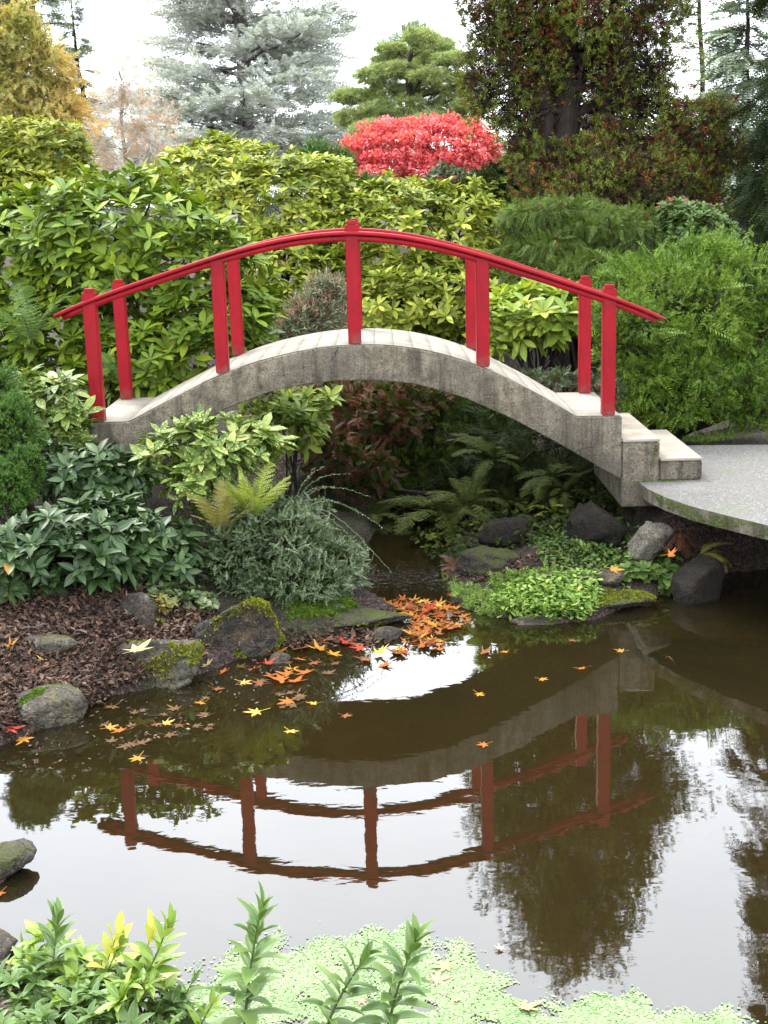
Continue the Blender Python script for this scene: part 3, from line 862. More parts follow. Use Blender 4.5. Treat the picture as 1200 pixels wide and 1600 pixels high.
def sample_lobes(lobes, n, rng, shell=(.86, 1.04), back=.35, zmin=None, bump=.16, overlap=.86):
    """Points in the outer shell of a union of lumpy ellipsoids, with outward normals."""
    C = np.array([l[0] for l in lobes]); RR = np.array([l[1] for l in lobes])
    area = (RR[:, 0] * RR[:, 1] + RR[:, 1] * RR[:, 2] + RR[:, 0] * RR[:, 2])
    Ps, Ns, need = [], [], n
    seed = rng.uniform(0, 50, 3)
    for _ in range(12):
        m = max(200, int(need * 2.2))
        k = rng.choice(len(lobes), m, p=area / area.sum())
        d = unit(rng.normal(0, 1, (m, 3)))
        w = np.sin(d @ np.array([5.1, 2.3, 3.7]) + seed[0] + k) * np.sin(d @ np.array([-2.7, 4.9, 4.1]) + seed[1] + 2 * k)
        r = rng.uniform(*shell, m) * (1 + bump * w)
        P = C[k] + d * RR[k] * r[:, None]
        N = unit(d / RR[k])
        ok = np.ones(m, bool)
        for q in range(len(lobes)):
            ins = (((P - C[q]) / RR[q]) ** 2).sum(1) < overlap ** 2
            ok &= ~(ins & (k != q))
        toc = unit(CAM_P - P)
        ok &= ((N * toc).sum(1) > -.25) | (rng.random(m) < back)
        if zmin is not None: ok &= P[:, 2] > zmin + .02
        Ps.append(P[ok]); Ns.append(N[ok]); need -= ok.sum()
        if need <= 0: break
    return np.concatenate(Ps)[:n], np.concatenate(Ns)[:n]


def whorls(P, N, rng, nl=(6, 9), up=.6, size=.14, spread=(48, 88), wj=.12):
    ax = unit(N * .7 + np.array([0, 0, up]) + rng.normal(0, .22, P.shape))
    k = rng.integers(nl[0], nl[1] + 1, len(P))
    idx = np.repeat(np.arange(len(P)), k)
    az = np.concatenate([np.arange(q) * 2 * np.pi / q + rng.uniform(0, 6) for q in k]) + rng.normal(0, .18, len(idx))
    a = R(1) * rng.uniform(*spread, len(idx))
    A = ax[idx]
    u = unit(np.cross(A, np.array([.31, .93, .19]))); v = np.cross(A, u)
    rad = u * np.cos(az)[:, None] + v * np.sin(az)[:, None]
    D = A * np.cos(a)[:, None] + rad * np.sin(a)[:, None]
    Nn = A * np.sin(a)[:, None] - rad * np.cos(a)[:, None]
    S = size * rng.uniform(.62, 1.2, len(P))[idx] * rng.uniform(.75, 1.12, len(idx))
    Pp = P[idx] + D * S[:, None] * .05 + A * rng.uniform(-.12, .05, (len(idx), 1)) * size
    return Pp, D, Nn, S, rng.uniform(1 - wj, 1 + wj, len(idx)), idx


def woody(base, lobes, rng, r0=.05, per=3, mat='bark', twist=.12):
    """One branching stem system from the base into every lobe."""
    gs = []
    base = np.asarray(base, float)
    for c, rr in lobes:
        for q in range(per):
            tip = c + rng.normal(0, .42, 3) * rr
            b = base + rng.normal(0, .06, 3) * np.array([1, 1, 0])
            t = np.linspace(0, 1, 7)[:, None]
            mid = (b + tip) / 2 + rng.normal(0, twist, 3) * np.linalg.norm(tip - b)
            P = b * (1 - t) ** 2 + 2 * mid * t * (1 - t) + tip * t ** 2
            gs.append(tube(P, np.linspace(r0, r0 * .25, 7), 5))
            for _ in range(3):
                s = P[rng.integers(3, 6)]
                e = c + unit(rng.normal(0, 1, 3)) * rr * .85
                gs.append(tube(s + (e - s) * np.linspace(0, 1, 4)[:, None] + rng.normal(0, .02, (4, 3)), np.linspace(r0 * .35, r0 * .1, 4), 4))
    return join(gs)


def pick_front(P, N, idx, n, rng):
    """The leaves that show largest: on the camera side, in the frame."""
    px, py = project(P)
    toc = unit(CAM_P - P)
    sc = (N[idx] * toc).sum(1)
    ok = (px > -20) & (px < 1220) & (py > -20) & (py < 1620)
    s = np.where(ok, sc, -9) - np.linalg.norm(P - CAM_P, axis=1) * .25 + rng.random(len(P)) * .05
    return np.argsort(-s)[:n]


def leafy_shrub(name, label, cat, lobes, n, size, tpl, mat, group=None, nl=(6, 9), nobj=300, seed=0, up=.6, spread=(48, 88), base=None,
                shell=(.84, 1.05), inner=.45, tpl_lo=None, stem_r=.03, per=2, back=.35, wood='bark'):
    rng = np.random.default_rng(seed + 100)
    C = np.mean([l[0] for l in lobes], 0)
    if base is None: base = (C[0], C[1], gz(C[0], C[1]) - .03)
    root = empty(name, base, label, cat, group)
    zmin = None
    P, N = sample_lobes(lobes, n, rng, shell, back)
    keep = P[:, 2] > ground(P[:, 0], P[:, 1]) + .03
    P, N = P[keep], N[keep]
    LP, LD, LN, LS, LW, idx = whorls(P, N, rng, nl, up, size, spread)
    sel = pick_front(LP, N, idx, min(nobj, len(LP)), rng) if nobj else np.array([], int)
    rest = np.setdiff1d(np.arange(len(LP)), sel)
    t = TPL[tpl]
    tpl_lo = tpl_lo or dict(rhodo='rhodo_lo', aucuba='aucuba_lo', vib='vib_lo', box='box_lo').get(tpl, tpl)
    gs = [place(TPL[tpl_lo], LP[rest], LD[rest], LN[rest], LS[rest], LW[rest])]
    if inner:
        P2, N2 = sample_lobes(lobes, int(n * inner), rng, (.5, .82), .2)
        P2, N2 = P2[P2[:, 2] > ground(P2[:, 0], P2[:, 1]) + .03], N2[P2[:, 2] > ground(P2[:, 0], P2[:, 1]) + .03]
        a, b, c, d, e, _ = whorls(P2, N2, rng, nl, up, size, spread)
        gs.append(place(TPL[tpl_lo], a, b, c, d, e))
    if len(rest) or inner:
        fo = obj('foliage', join(gs), M[mat], root, True); fo['kind'] = 'stuff'
    if nobj: leaf_objects('leaf', t, tpl, LP[sel], LD[sel], LN[sel], LS[sel], LW[sel], M[mat], root)
    obj('trunk', woody(base, lobes, rng, stem_r, per), M[wood], root, True)  # the shrub's stems and branches, joined in one mesh
    return root


def spray_geo(lobes, n, size, tpl, rng, up=.15, droop=0., jit=.35, shell=(.55, 1.06), back=.35, flat=.5, bump=.16, overlap=.8):
    """Twig sprays pointing out of the lobes."""
    P, N = sample_lobes(lobes, n, rng, shell, back, None, bump, overlap)
    keep = P[:, 2] > ground(P[:, 0], P[:, 1]) + .02
    P, N = P[keep], N[keep]
    D = unit(N + np.array([0, 0, up - droop]) + rng.normal(0, jit, P.shape))
    U = unit(np.array([0, 0, 1.]) * flat + N * (1 - flat) * .6 + rng.normal(0, .35, P.shape))
    S = size * rng.uniform(.65, 1.25, len(P))
    return place(TPL[tpl], P - D * S[:, None] * .35, D, U, S, rng.uniform(.85, 1.15, len(P)))


def spray_shrub(name, label, cat, lobes, layers, group=None, seed=0, base=None, stem_r=.03, per=2, wood='bark', part='foliage'):
    """layers: list of (count, size, template, material, keyword dict); the first is the main foliage."""
    rng = np.random.default_rng(seed + 500)
    C = np.mean([l[0] for l in lobes], 0)
    if base is None: base = (C[0], C[1], gz(C[0], C[1]) - .03)
    root = empty(name, base, label, cat, group)
    for q, (n, size, tpl, mat, kw) in enumerate(layers):
        kw = dict(kw); nm = kw.pop('name', part if q == 0 else 'foliage'); lb = kw.pop('lobes', lobes); la = kw.pop('label', None)
        o = obj(nm, spray_geo(lb, n, size, tpl, rng, **kw), M[mat], root); o['kind'] = 'stuff'
        if la: o['label'] = la
    obj('trunk', woody(base, lobes, rng, stem_r, per), M[wood], root, True)  # joined stems and branches of the shrub
    return root


def blob_tree(name, label, lobes, layers, base, r0, wood='bark', seed=0, group=None, top=None, nb=14, part='crown'):
    """A tree with its own trunk, limbs (each a part) and crown."""
    rng = np.random.default_rng(seed + 900)
    base = np.asarray(base, float)
    root = empty(name, base, label, 'tree', group)
    C = np.array([l[0] for l in lobes])
    top = np.asarray(top, float) if top is not None else C[np.argmax(C[:, 2])]
    t = np.linspace(0, 1, 12)[:, None]
    TP = base + (top - base) * t + np.cumsum(rng.normal(0, .012, (12, 3)), 0) * np.linalg.norm(top - base) * np.array([1, 1, 0])
    obj('trunk', tube(TP, np.linspace(r0, r0 * .2, 12), 10), M[wood], root, True)
    for q in range(nb):
        c, rr = lobes[q % len(lobes)]
        e = c + rng.normal(0, .3, 3) * rr
        k = int(np.clip(np.interp(e[2] - .25 * np.linalg.norm(e[:2] - base[:2]), TP[:, 2], np.arange(12)), 2, 10))
        s = TP[k]; u = np.linspace(0, 1, 7)[:, None]
        mid = (s + e) / 2 + rng.normal(0, .08, 3) * np.linalg.norm(e - s)
        P = s * (1 - u) ** 2 + 2 * mid * u * (1 - u) + e * u ** 2
        g = [tube(P, np.linspace(r0 * .38 * (1 - k / 16), r0 * .06, 7), 5)]
        for _ in range(4):
            a = P[rng.integers(3, 7)]; b = c + unit(rng.normal(0, 1, 3)) * rr * .9
            g.append(tube(a + (b - a) * np.linspace(0, 1, 4)[:, None] + rng.normal(0, .02, (4, 3)) * np.linalg.norm(b - a), np.linspace(r0 * .10, r0 * .02, 4), 4))
        obj('branch', join(g), M[wood], root, True)
    for q, (n, size, tpl, mat, kw) in enumerate(layers):
        kw = dict(kw); lb = kw.pop('lobes', lobes); nm = kw.pop('name', part)
        o = obj(nm, spray_geo(lb, n, size, tpl, rng, **kw), M[mat], root); o['kind'] = 'stuff'
    return root


def conifer(name, label, base, H, Rmax, nbr, size, tpl, mat, seed=0, r0=.3, droop=.15, e0=.1, zlow=.08, step=.5, width=.4, taper=1.0, wood='bark', group=None,
            jit=.3, az=(0, 6.283), thin=1.0, upcurl=0.):
    """Tiers of branches, each carrying flat sprays; big branches are parts."""
    rng = np.random.default_rng(seed + 1300)
    base = np.asarray(base, float)
    root = empty(name, base, label, 'tree', group)
    t = np.linspace(0, 1, 14)[:, None]
    TP = base + np.array([0, 0, H]) * t + np.cumsum(rng.normal(0, .004, (14, 3)), 0) * H * np.array([1, 1, 0])
    obj('trunk', tube(TP, r0 * (1 - .92 * t[:, 0]), 10), M[wood], root, True)
    Ps, Ds, Us, Ss, twigs = [], [], [], [], []
    for b in range(nbr):
        h = zlow + (1 - zlow) * (b + rng.random()) / nbr
        a = rng.uniform(*az)
        L = Rmax * (1 - ((h - zlow) / (1 - zlow)) ** taper) * rng.uniform(.65, 1.12) + size * .6
        s = TP[min(12, int(h * 13))] * 1.0; s = np.array([np.interp(h, t[:, 0], TP[:, q]) for q in range(3)])
        n = max(4, int(L / step) + 2)
        u = np.linspace(0, 1, n)
        el = e0 + rng.normal(0, .08)
        hd = np.array([math.cos(a), math.sin(a), 0])
        P = s + hd * (u * L * math.cos(el))[:, None]
        P[:, 2] += u * L * math.sin(el) - droop * L * u ** 2 + upcurl * L * u ** 4
        P += np.cumsum(rng.normal(0, .03, (n, 3)), 0) * L / n * 2
        br = tube(P, np.linspace(r0 * .22 * (1 - h * .7), r0 * .03, n), 5)
        if L > Rmax * .55 and len([c for c in root.children if c.name.startswith('branch')]) < 40: obj('branch', br, M[wood], root, True)
        else: twigs.append(br)
        T = unit(np.gradient(P, axis=0)); side = np.cross(T, np.array([0, 0, 1.]))
        m = max(2, int(L / step * 6 * thin))
        q = rng.uniform(.12, 1, m) ** .8
        pos = np.stack([np.interp(q, u, P[:, c]) for c in range(3)], -1)
        ti = np.stack([np.interp(q, u, T[:, c]) for c in range(3)], -1)
        si = np.stack([np.interp(q, u, side[:, c]) for c in range(3)], -1)
        off = rng.normal(0, 1, m) * width * L * (.25 + .75 * np.sin(np.pi * np.clip(q, .05, .97))) * .5
        pos = pos + si * off[:, None]; pos[:, 2] += rng.normal(0, .05, m) * L * .4 - np.abs(off) * droop
        Ps.append(pos); Ds.append(unit(ti + si * np.sign(off)[:, None] * rng.uniform(.3, 1.0, (m, 1)) + rng.normal(0, jit, (m, 3)) + np.array([0, 0, -droop * .6])))
        Us.append(unit(np.array([0, 0, 1.]) + rng.normal(0, .3, (m, 3)))); Ss.append(size * rng.uniform(.6, 1.3, m))
    if twigs: obj('limbwood', join(twigs), M[wood], root, True)
    o = obj('crown', place(TPL[tpl], np.concatenate(Ps), np.concatenate(Ds), np.concatenate(Us), np.concatenate(Ss)), M[mat], root)
    o['kind'] = 'stuff'
    return root


def frond(P0, az, L, el, arch, rng, pairs=22, wid=.22, bip=7):
    """One fern frond: arching rachis with toothed pinnae."""
    n = pairs + 4
    u = np.linspace(0, 1, n)
    hd = np.array([math.cos(az), math.sin(az), 0])
    ang = el - arch * u
    step = L / (n - 1)
    P = P0 + np.concatenate([[np.zeros(3)], np.cumsum((hd * np.cos(ang)[:-1, None] + np.array([0, 0, 1.]) * np.sin(ang)[:-1, None]) * step, 0)])
    T = unit(np.gradient(P, axis=0)); S = unit(np.cross(T, np.array([0, 0, 1.]))); U = np.cross(S, T)
    V, f = [], []
    g = [tube(P, np.linspace(.0035, .001, n) * (L / .6), 4, False)]
    for k in range(3, n - 1):
        t = (k - 3) / (n - 4)
        l = L * wid * (np.sin(np.pi * (t * .86 + .12)) ** .8) * rng.uniform(.9, 1.1)
        for s in (-1, 1):
            d = unit(S[k] * s + T[k] * (.35 + .5 * t) - U[k] * rng.uniform(.0, .35))
            e = unit(np.cross(d, U[k]))
            m = bip
            for q in range(m):
                w = L * .030 * (1 - q / m * .8) * (1.4 if bip < 5 else 1)
                p = P[k] + d * l * q / m
                for z in (-1, 1):
                    b = len(V)
                    V += [p, p + d * l / m * .95, p + d * l / m * .55 + e * z * w - U[k] * w * .15]
                    f.append((b, b + 1, b + 2))
    g.append((np.array(V), [np.array(f)], None))
    return join(g)


def fern(label, base, nf, L, mat, az=(0, 6.283), el=(.7, 1.25), arch=1.3, seed=0, group=None, bip=6, name='fern', wid=.2):
    rng = np.random.default_rng(seed + 2100)
    root = empty(name, base, label, 'fern', group)
    for k in range(nf):
        a = az[0] + (az[1] - az[0]) * (k + rng.uniform(.1, .9)) / nf
        obj('frond', frond(np.asarray(base, float) + rng.normal(0, .015, 3) * np.array([1, 1, 0]), a, L * rng.uniform(.75, 1.15), rng.uniform(*el), arch * rng.uniform(.8, 1.2), rng, 20, wid, bip), M[mat], root)
    return root


# ------------------------------------------------------------------ rocks
def rock(label, c, size, seed, mat, rz=0., cuts=7, sub=5, moss=None, group=None, name='rock', rough=.10, tilt=(0, 0)):
    rng = random.Random(seed)
    bm = bmesh.new()
    bmesh.ops.create_icosphere(bm, subdivisions=sub, radius=1)
    pl = []
    for _ in range(cuts):
        n = Vector((rng.gauss(0, 1), rng.gauss(0, 1), rng.gauss(0, .8))).normalized()
        pl.append((n, rng.uniform(.45, .80)))
    sd = Vector((seed * 1.7, seed * .9, seed * .4))
    Rm = Matrix.Rotation(rz, 3, 'Z') @ Matrix.Rotation(tilt[0], 3, 'X') @ Matrix.Rotation(tilt[1], 3, 'Y')
    for v in bm.verts:
        p = v.co.copy()
        for n, d in pl:
            k = p.dot(n) - d
            if k > 0: p -= n * k * .98
        nz = mnoise.fractal(p * 1.6 + sd, .9, 2.1, 5)
        p += v.co.normalized() * rough * nz
        p += v.co.normalized() * (.05 * mnoise.noise(p * 5 + sd) + .03 * mnoise.noise(p * 13 + sd) - .05 * max(0, 1 - 9 * abs(mnoise.noise(p * 1.9 - sd))))
        p = Vector((p.x * size[0], p.y * size[1], p.z * size[2]))
        v.co = Rm @ p
    bm.normal_update()
    me = bpy.data.meshes.new(name)
    bm.to_mesh(me)
    for p in me.polygons: p.use_smooth = True
    me.materials.append(M[mat])
    o = link(bpy.data.objects.new(name, me)); o.location = [float(v) for v in c]
    tag(o, label, 'rock', group)
    if moss:
        thr, mm, dirv, ms = moss
        P, N = [], []
        r2 = np.random.default_rng(seed)
        for f in bm.faces:
            q = f.calc_center_median()
            k = mnoise.noise(q * 5 + sd) * .5 + f.normal.dot(Vector(dirv)) * .6
            if k > thr:
                for _ in range(max(1, int(f.calc_area() / .000035))):
                    w = r2.dirichlet((1, 1, 1))
                    P.append(sum((np.array(v.co) * x for v, x in zip(f.verts, w)), np.zeros(3))); N.append(np.array(f.normal))
        if P:
            P, N = np.array(P), np.array(N)
            D = unit(N + r2.normal(0, .55, P.shape))
            k = place(t_small(.8, .1), P - D * .003, D, r2.normal(0, 1, P.shape), ms * r2.uniform(.5, 1.4, len(P)))
            g = raw_mesh('moss', k[0], k[1], M[mm])
            mo = link(bpy.data.objects.new('moss', g), o); mo['kind'] = 'stuff'
    bm.free()
    return o


def hit(q):
    """First meeting of each pixel's sight line with the ground or the water."""
    r = rays(q[:, 0], q[:, 1])
    Ys = np.linspace(3.2, 14, 541)
    best = np.full(len(q), -1.)
    for Y in Ys:
        P = CAM_P + r * (Y / r[:, 1])[:, None]
        m = (best < 0) & (P[:, 2] <= np.maximum(ground_near(P[:, 0], P[:, 1]), 0) + .004)
        best[m] = Y
    best[best < 0] = 14
    P = CAM_P + r * (best / r[:, 1])[:, None]
    P[:, 2] = np.maximum(ground(P[:, 0], P[:, 1]), 0) + .004
    return P


def p3(px, py, z): return onz(px, py, z)
def pg(px, py): return hit(np.array([[px, py]], float))[0]


rock('long dark rock with a thick yellow moss cap on its right shoulder beside the pond', p3(372, 990, .16) + [0, .10, -.03], (.31, .24, .235), 3, 'rock', .15, 8, 5, (.24, 'moss', (.75, -.25, .25), .016), tilt=(.1, -.28))
rock('broad grey rock at the waterline with two moss patches and a pale leaf', p3(250, 1045, .07) + [-.06, .10, -.02], (.46, .34, .21), 11, 'rock_grey', .35, 7, 5, (.27, 'moss', (.45, -.5, .35), .014))
rock('brown wedge rock lying on bark mulch under the dark leathery shrub', pg(215, 978) + [0, .10, .04], (.17, .14, .145), 23, 'rock', -.3, 7, 4)
rock('flat pale stone sunk in bark mulch at the left edge of the bank', pg(72, 1020) + [0, .08, .025], (.19, .13, .09), 31, 'rock_grey', .1, 7, 4)
rock('low grey rock with a moss patch touching the pond below the bark mulch', p3(78, 1118, .03) + [0, .05, 0], (.32, .24, .15), 43, 'rock_grey', .3, 7, 4, (.62, 'moss_green', (0, .1, .8), .013))
rock('long flat mossy ledge stone behind the drift of orange leaves', p3(548, 978, .04) + [0, .12, 0], (.44, .13, .075), 57, 'rock_flat', .14, 5, 4, (.50, 'moss', (.1, -.8, .05), .012))
rock('small mossy stone in the water in front of the flat ledge stone', p3(600, 995, .0), (.15, .09, .065), 61, 'rock_flat', .4, 6, 5, (.45, 'moss', (0, 0, .8), .012))
rock('little pale stone between the mossy rock and the floating leaves', p3(436, 1030, .01), (.075, .06, .05), 67, 'rock_grey', .4, 6, 3)
rock('large dark jagged rock on the far bank beside the dry red plant', p3(785, 890, .14) + [0, .15, 0], (.33, .26, .20), 71, 'rock_moss', -.35, 8, 5, tilt=(0, .1))
rock('rounded pale boulder under the edge of the path slab', p3(1014, 842, .38) + [0, .0, -.02], (.20, .18, .17), 83, 'rock_pale', .2, 5, 4, rough=.07)
rock('flat moss covered stone at the tip of the right bank', p3(958, 945, .05) + [0, .08, 0], (.33, .14, .075), 91, 'rock_flat', .1, 6, 4, (.30, 'moss', (0, -.3, .8), .012))
rock('flat bare stone among the ground cover on the right bank', p3(895, 912, .16) + [0, .1, 0], (.24, .13, .07), 97, 'rock_grey', -.1, 6, 4)
rock('low tan stone half hidden by ground cover near the brook', p3(815, 915, .09), (.20, .14, .085), 101, 'rock_flat', .25, 6, 4)
rock('smooth brown rock deep in the shade under the bridge', p3(790, 835, .28) + [0, .2, 0], (.26, .22, .16), 103, 'rock_dark', .3, 5, 4)
rock('big square shaded rock under the right end of the bridge', p3(930, 830, .36) + [0, .22, 0], (.30, .22, .24), 107, 'rock_dark', -.2, 8, 4)
rock('dark wet rock standing in the shadow under the path slab', p3(1090, 925, .08) + [.05, .1, 0], (.21, .20, .24), 109, 'rock_dark', .2, 7, 4)
rock('pale stone just under the water off the tip of the right bank', p3(1010, 988, -.05), (.22, .11, .055), 113, 'rock_grey', -.15, 6, 4)
rock('sunken rust brown rock in the pond in front of the shaded hollow', p3(1110, 1000, -.10), (.42, .20, .10), 127, 'rock_rust', .1, 5, 4)
rock('pale cracked rock at the left edge of the photo above the dark inlet', p3(5, 1350, .06) + [-.07, .04, 0], (.21, .14, .08), 131, 'rock_grey', .5, 9, 4)
rock('brown rock on the near shore behind the lime green leaves', p3(8, 1480, .06) + [-.08, 0, 0], (.17, .14, .09), 137, 'rock_grey', .2, 7, 4)
rock('dark angular stone at the water beside the orange drift', p3(735, 938, .02) + [0, .05, 0], (.15, .11, .09), 149, 'rock_moss', .4, 7)
rock('thin flat stone at the water in front of the ground cover', p3(850, 972, .01) + [0, .03, 0], (.22, .08, .045), 151, 'rock_flat', .05, 6)
rock('small tan stone between the ground cover and the leafy small shrub', p3(955, 905, .15) + [0, .04, 0], (.12, .09, .06), 157, 'rock_grey', .3, 6)
rock('dark stone in the brook below the ferns', p3(660, 905, .02) + [.3, .5, 0], (.13, .10, .08), 139, 'rock_dark', .2, 6, 3)

# ------------------------------------------------------------------ trees beyond the garden
G0 = lambda px, Y: np.array([at(px, 300, Y)[0], Y, gz(at(px, 300, Y)[0], Y) - .1])
conifer('cedar_tree', 'large blue grey cedar with wide layered branches rising against the white sky', G0(385, 45), 15.0, 4.35, 135, .62, 'cedtuft', 'cedar', 1, .38, .10, .20, .10, .40, .5, 1.7, 'bark_grey', thin=5.0, upcurl=.06)
conifer('fir_tree', 'tall grey green conifer behind the golden tree at the left edge', G0(70, 52), 13.0, 3.0, 80, .55, 'cedtuft', 'greyfir', 2, .3, .15, .15, .1, .45, .5, 1.2, thin=4)
conifer('fir_tree', 'narrow pointed conifer behind the pale bare orange tree', G0(146, 48), 8.2, 1.25, 55, .36, 'cedtuft', 'greyfir', 3, .2, .2, .1, .08, .35, .5, 1.0, thin=6)
conifer('fir_tree', 'thin spire shaped conifer right of the big rusty tree against the sky', G0(1082, 42), 11.5, 1.5, 60, .34, 'cedtuft', 'greyfir', 4, .12, .12, .2, .1, .45, .4, 1.0, thin=3)
conifer('fir_tree', 'pale hazy conifer low between the thin spire and the right edge', G0(1160, 38), 7.0, 2.2, 70, .5, 'cedtuft', 'greyfir', 5, .2, .25, .15, .05, .35, .5, 1.2, thin=4)
conifer('spruce_tree', 'dark spruce with drooping boughs at the right edge of the photo', (5.75, 17.0, 1.2), 9.2, 1.75, 130, .40, 'hemlock', 'darkcon', 6, .2, .40, .16, .02, .20, .5, .6, thin=2.0, jit=.22)
conifer('spruce_tree', 'short dark spruce low behind the yew at the right edge', (4.85, 15.9, 1.1), 3.3, 1.15, 110, .30, 'hemlock', 'darkcon', 16, .12, .35, .1, .0, .18, .5, .5, thin=3.4, jit=.25)
blob_tree('golden_tree', 'golden yellow feathery tree at the left edge with a green top', [lob(52, 110, 30, 52, 42), lob(20, 62, 30, 48, 44), lob(72, 155, 30, 50, 32), lob(5, 150, 30, 55, 55), lob(45, 190, 30, 76, 36), lob(10, 5, 31, 32, 40), lob(88, 120, 30, 22, 20), lob(40, 75, 30, 36, 18)],
          [(10000, .27, 'cedtuft', 'golden', dict(droop=.35, shell=(.5, 1.12), bump=.4, jit=.5)), (700, .3, 'frond', 'greencon', dict(lobes=[lob(8, 0, 30.5, 36, 55), lob(-5, 70, 30, 30, 60)], droop=.2))], G0(40, 30), .14, 'bark', 11)
blob_tree('bare_tree', 'pale nearly bare tree with thin orange twigs left of the blue cedar', [lob(190, 150, 38, 45, 60), lob(215, 210, 38, 60, 60), lob(170, 230, 38, 45, 50), lob(230, 270, 38, 45, 35), lob(180, 110, 38, 25, 35)],
          [(1900, .34, 'twig', 'larch', dict(shell=(.2, 1.15), bump=.4, jit=.6)), (1300, .34, 'twig', 'cedar', dict(shell=(.2, 1.12), jit=.6)), (380, .2, 'cedtuft', 'larch', dict(shell=(.6, 1.15), bump=.4, jit=.7))], G0(195, 38), .10, 'bark_grey', 12, nb=20)
pr = np.random.default_rng(64)
pl = [lob(x + pr.uniform(-9, 9), y + pr.uniform(-5, 5), 32 + pr.uniform(-.8, .8), pr.uniform(24, 36), pr.uniform(10, 15)) for x, y in
      ((650, 58), (620, 72), (690, 72), (650, 88), (600, 95), (718, 92), (575, 120), (632, 112), (680, 112), (735, 118), (605, 138), (660, 140), (712, 142), (562, 148), (640, 160), (590, 168),
       (690, 166), (742, 160), (552, 182), (615, 190), (665, 190), (720, 190), (575, 200))]
blob_tree('pine_tree', 'rounded green pine with cloud shaped clumps behind the scarlet maple', pl, [(6500, .21, 'pine', 'pine', dict(up=1.0, shell=(.6, 1.05), flat=.2, overlap=.97, bump=.25))], G0(650, 32), .2, 'bark', 13, nb=16)
blob_tree('fir_tree', 'faint grey treetop peeping over the rounded green pine', [lob(645, 62, 60, 26, 22), lob(640, 90, 60, 40, 30)], [(400, .6, 'cedar', 'greyfir', {})], G0(643, 60), .2, 'bark_grey', 14, nb=4)
blob_tree('maple_tree', 'scarlet red maple glowing behind the bridge railing', [lob(648, 228, 24, 85, 32), lob(585, 246, 24, 58, 26), lob(715, 228, 24, 48, 34), lob(640, 268, 24, 100, 30), lob(553, 258, 24, 30, 24), lob(745, 246, 24, 26, 26), lob(690, 208, 24, 48, 20), lob(735, 225, 24, 34, 22), lob(612, 216, 24, 26, 10), lob(668, 196, 24, 26, 9), lob(540, 246, 24, 20, 9), lob(765, 238, 24, 16, 9), lob(590, 272, 24, 60, 22), lob(545, 275, 24, 26, 18), lob(625, 205, 24, 40, 16), lob(720, 268, 24, 48, 24)],
          [(17000, .088, 'diamond', 'scarlet', dict(shell=(.72, 1.10), flat=.85, jit=.8, bump=.45, back=.2))], G0(645, 24), .09, 'bark', 15, nb=12)

# far belt of woodland that closes the view at the horizon
rng = np.random.default_rng(5)
belt = [lob(px, 268 + rng.uniform(-18, 14), 55 + rng.uniform(-4, 4), 70, 50) for px in range(-100, 1400, 75)]
tag(obj('far_woods', spray_geo(belt, 5000, .8, 'spray', rng), M['greyfir']), kind='stuff')

# the big dark tree with rusty foliage
YB = 18.0
big_l = [lob(792, 55, YB, 62, 55), lob(765, 130, YB, 48, 60), lob(822, 210, YB, 38, 70), lob(780, 165, YB, 24, 30), lob(835, 110, YB, 30, 60), lob(880, -5, YB, 62, 28), lob(980, 35, YB, 75, 36), lob(1015, 120, YB, 34, 50),
         lob(900, 250, YB, 95, 34), lob(985, 232, YB, 90, 38), lob(1062, 200, YB, 70, 42), lob(960, 290, YB, 120, 45), lob(868, 300, YB, 50, 45), lob(1045, 275, YB, 70, 50), lob(1100, 180, YB, 40, 25), lob(962, 120, YB - .2, 30, 85), lob(890, 170, YB + .35, 60, 60), lob(1000, 175, YB, 45, 50), lob(1120, 240, YB, 50, 40), lob(1085, 320, YB - .2, 60, 30), lob(925, 300, YB - .6, 70, 30), lob(1000, 270, YB - .6, 60, 30), lob(855, 60, YB - .3, 26, 60), lob(930, 345, YB, 90, 30), lob(1040, 330, YB, 60, 30)]
up_l = [(np.array([2.75, YB + .5, 4.6]), np.array([1.2, .7, .8])), (np.array([2.75, YB, 5.6]), np.array([1.35, 1.3, .7])), (np.array([2.2, YB, 6.3]), np.array([.9, .9, .7])), (np.array([3.25, YB, 6.3]), np.array([.85, .9, .7])), (np.array([2.7, YB, 7.1]), np.array([1.05, 1.0, .8])),
        (np.array([2.65, YB, 8.0]), np.array([.75, .8, .7])), (np.array([3.9, YB + .3, 5.9]), np.array([.4, .4, .5])), (np.array([1.6, YB, 5.6]), np.array([.5, .5, .5]))]
big = empty('rusty_conifer', (2.75, YB, gz(2.75, YB) - .1), 'big dark conifer with rust brown and green foliage and black trunks at upper right', 'tree')
rng = np.random.default_rng(77)
for q, (a, b, r0) in enumerate((((2.55, YB, 1.1), (2.75, YB, 8.2), .27), ((2.5, YB - .1, 1.1), (2.25, YB - .1, 6.2), .17), ((2.85, YB - .05, 1.1), (3.35, YB, 6.4), .19))):
    t = np.linspace(0, 1, 12)[:, None]
    obj('trunk', tube(np.array(a) + (np.array(b) - np.array(a)) * t + np.cumsum(rng.normal(0, .03, (12, 3)), 0), r0 * (1 - .8 * t[:, 0]), 10), M['bark'], big, True)
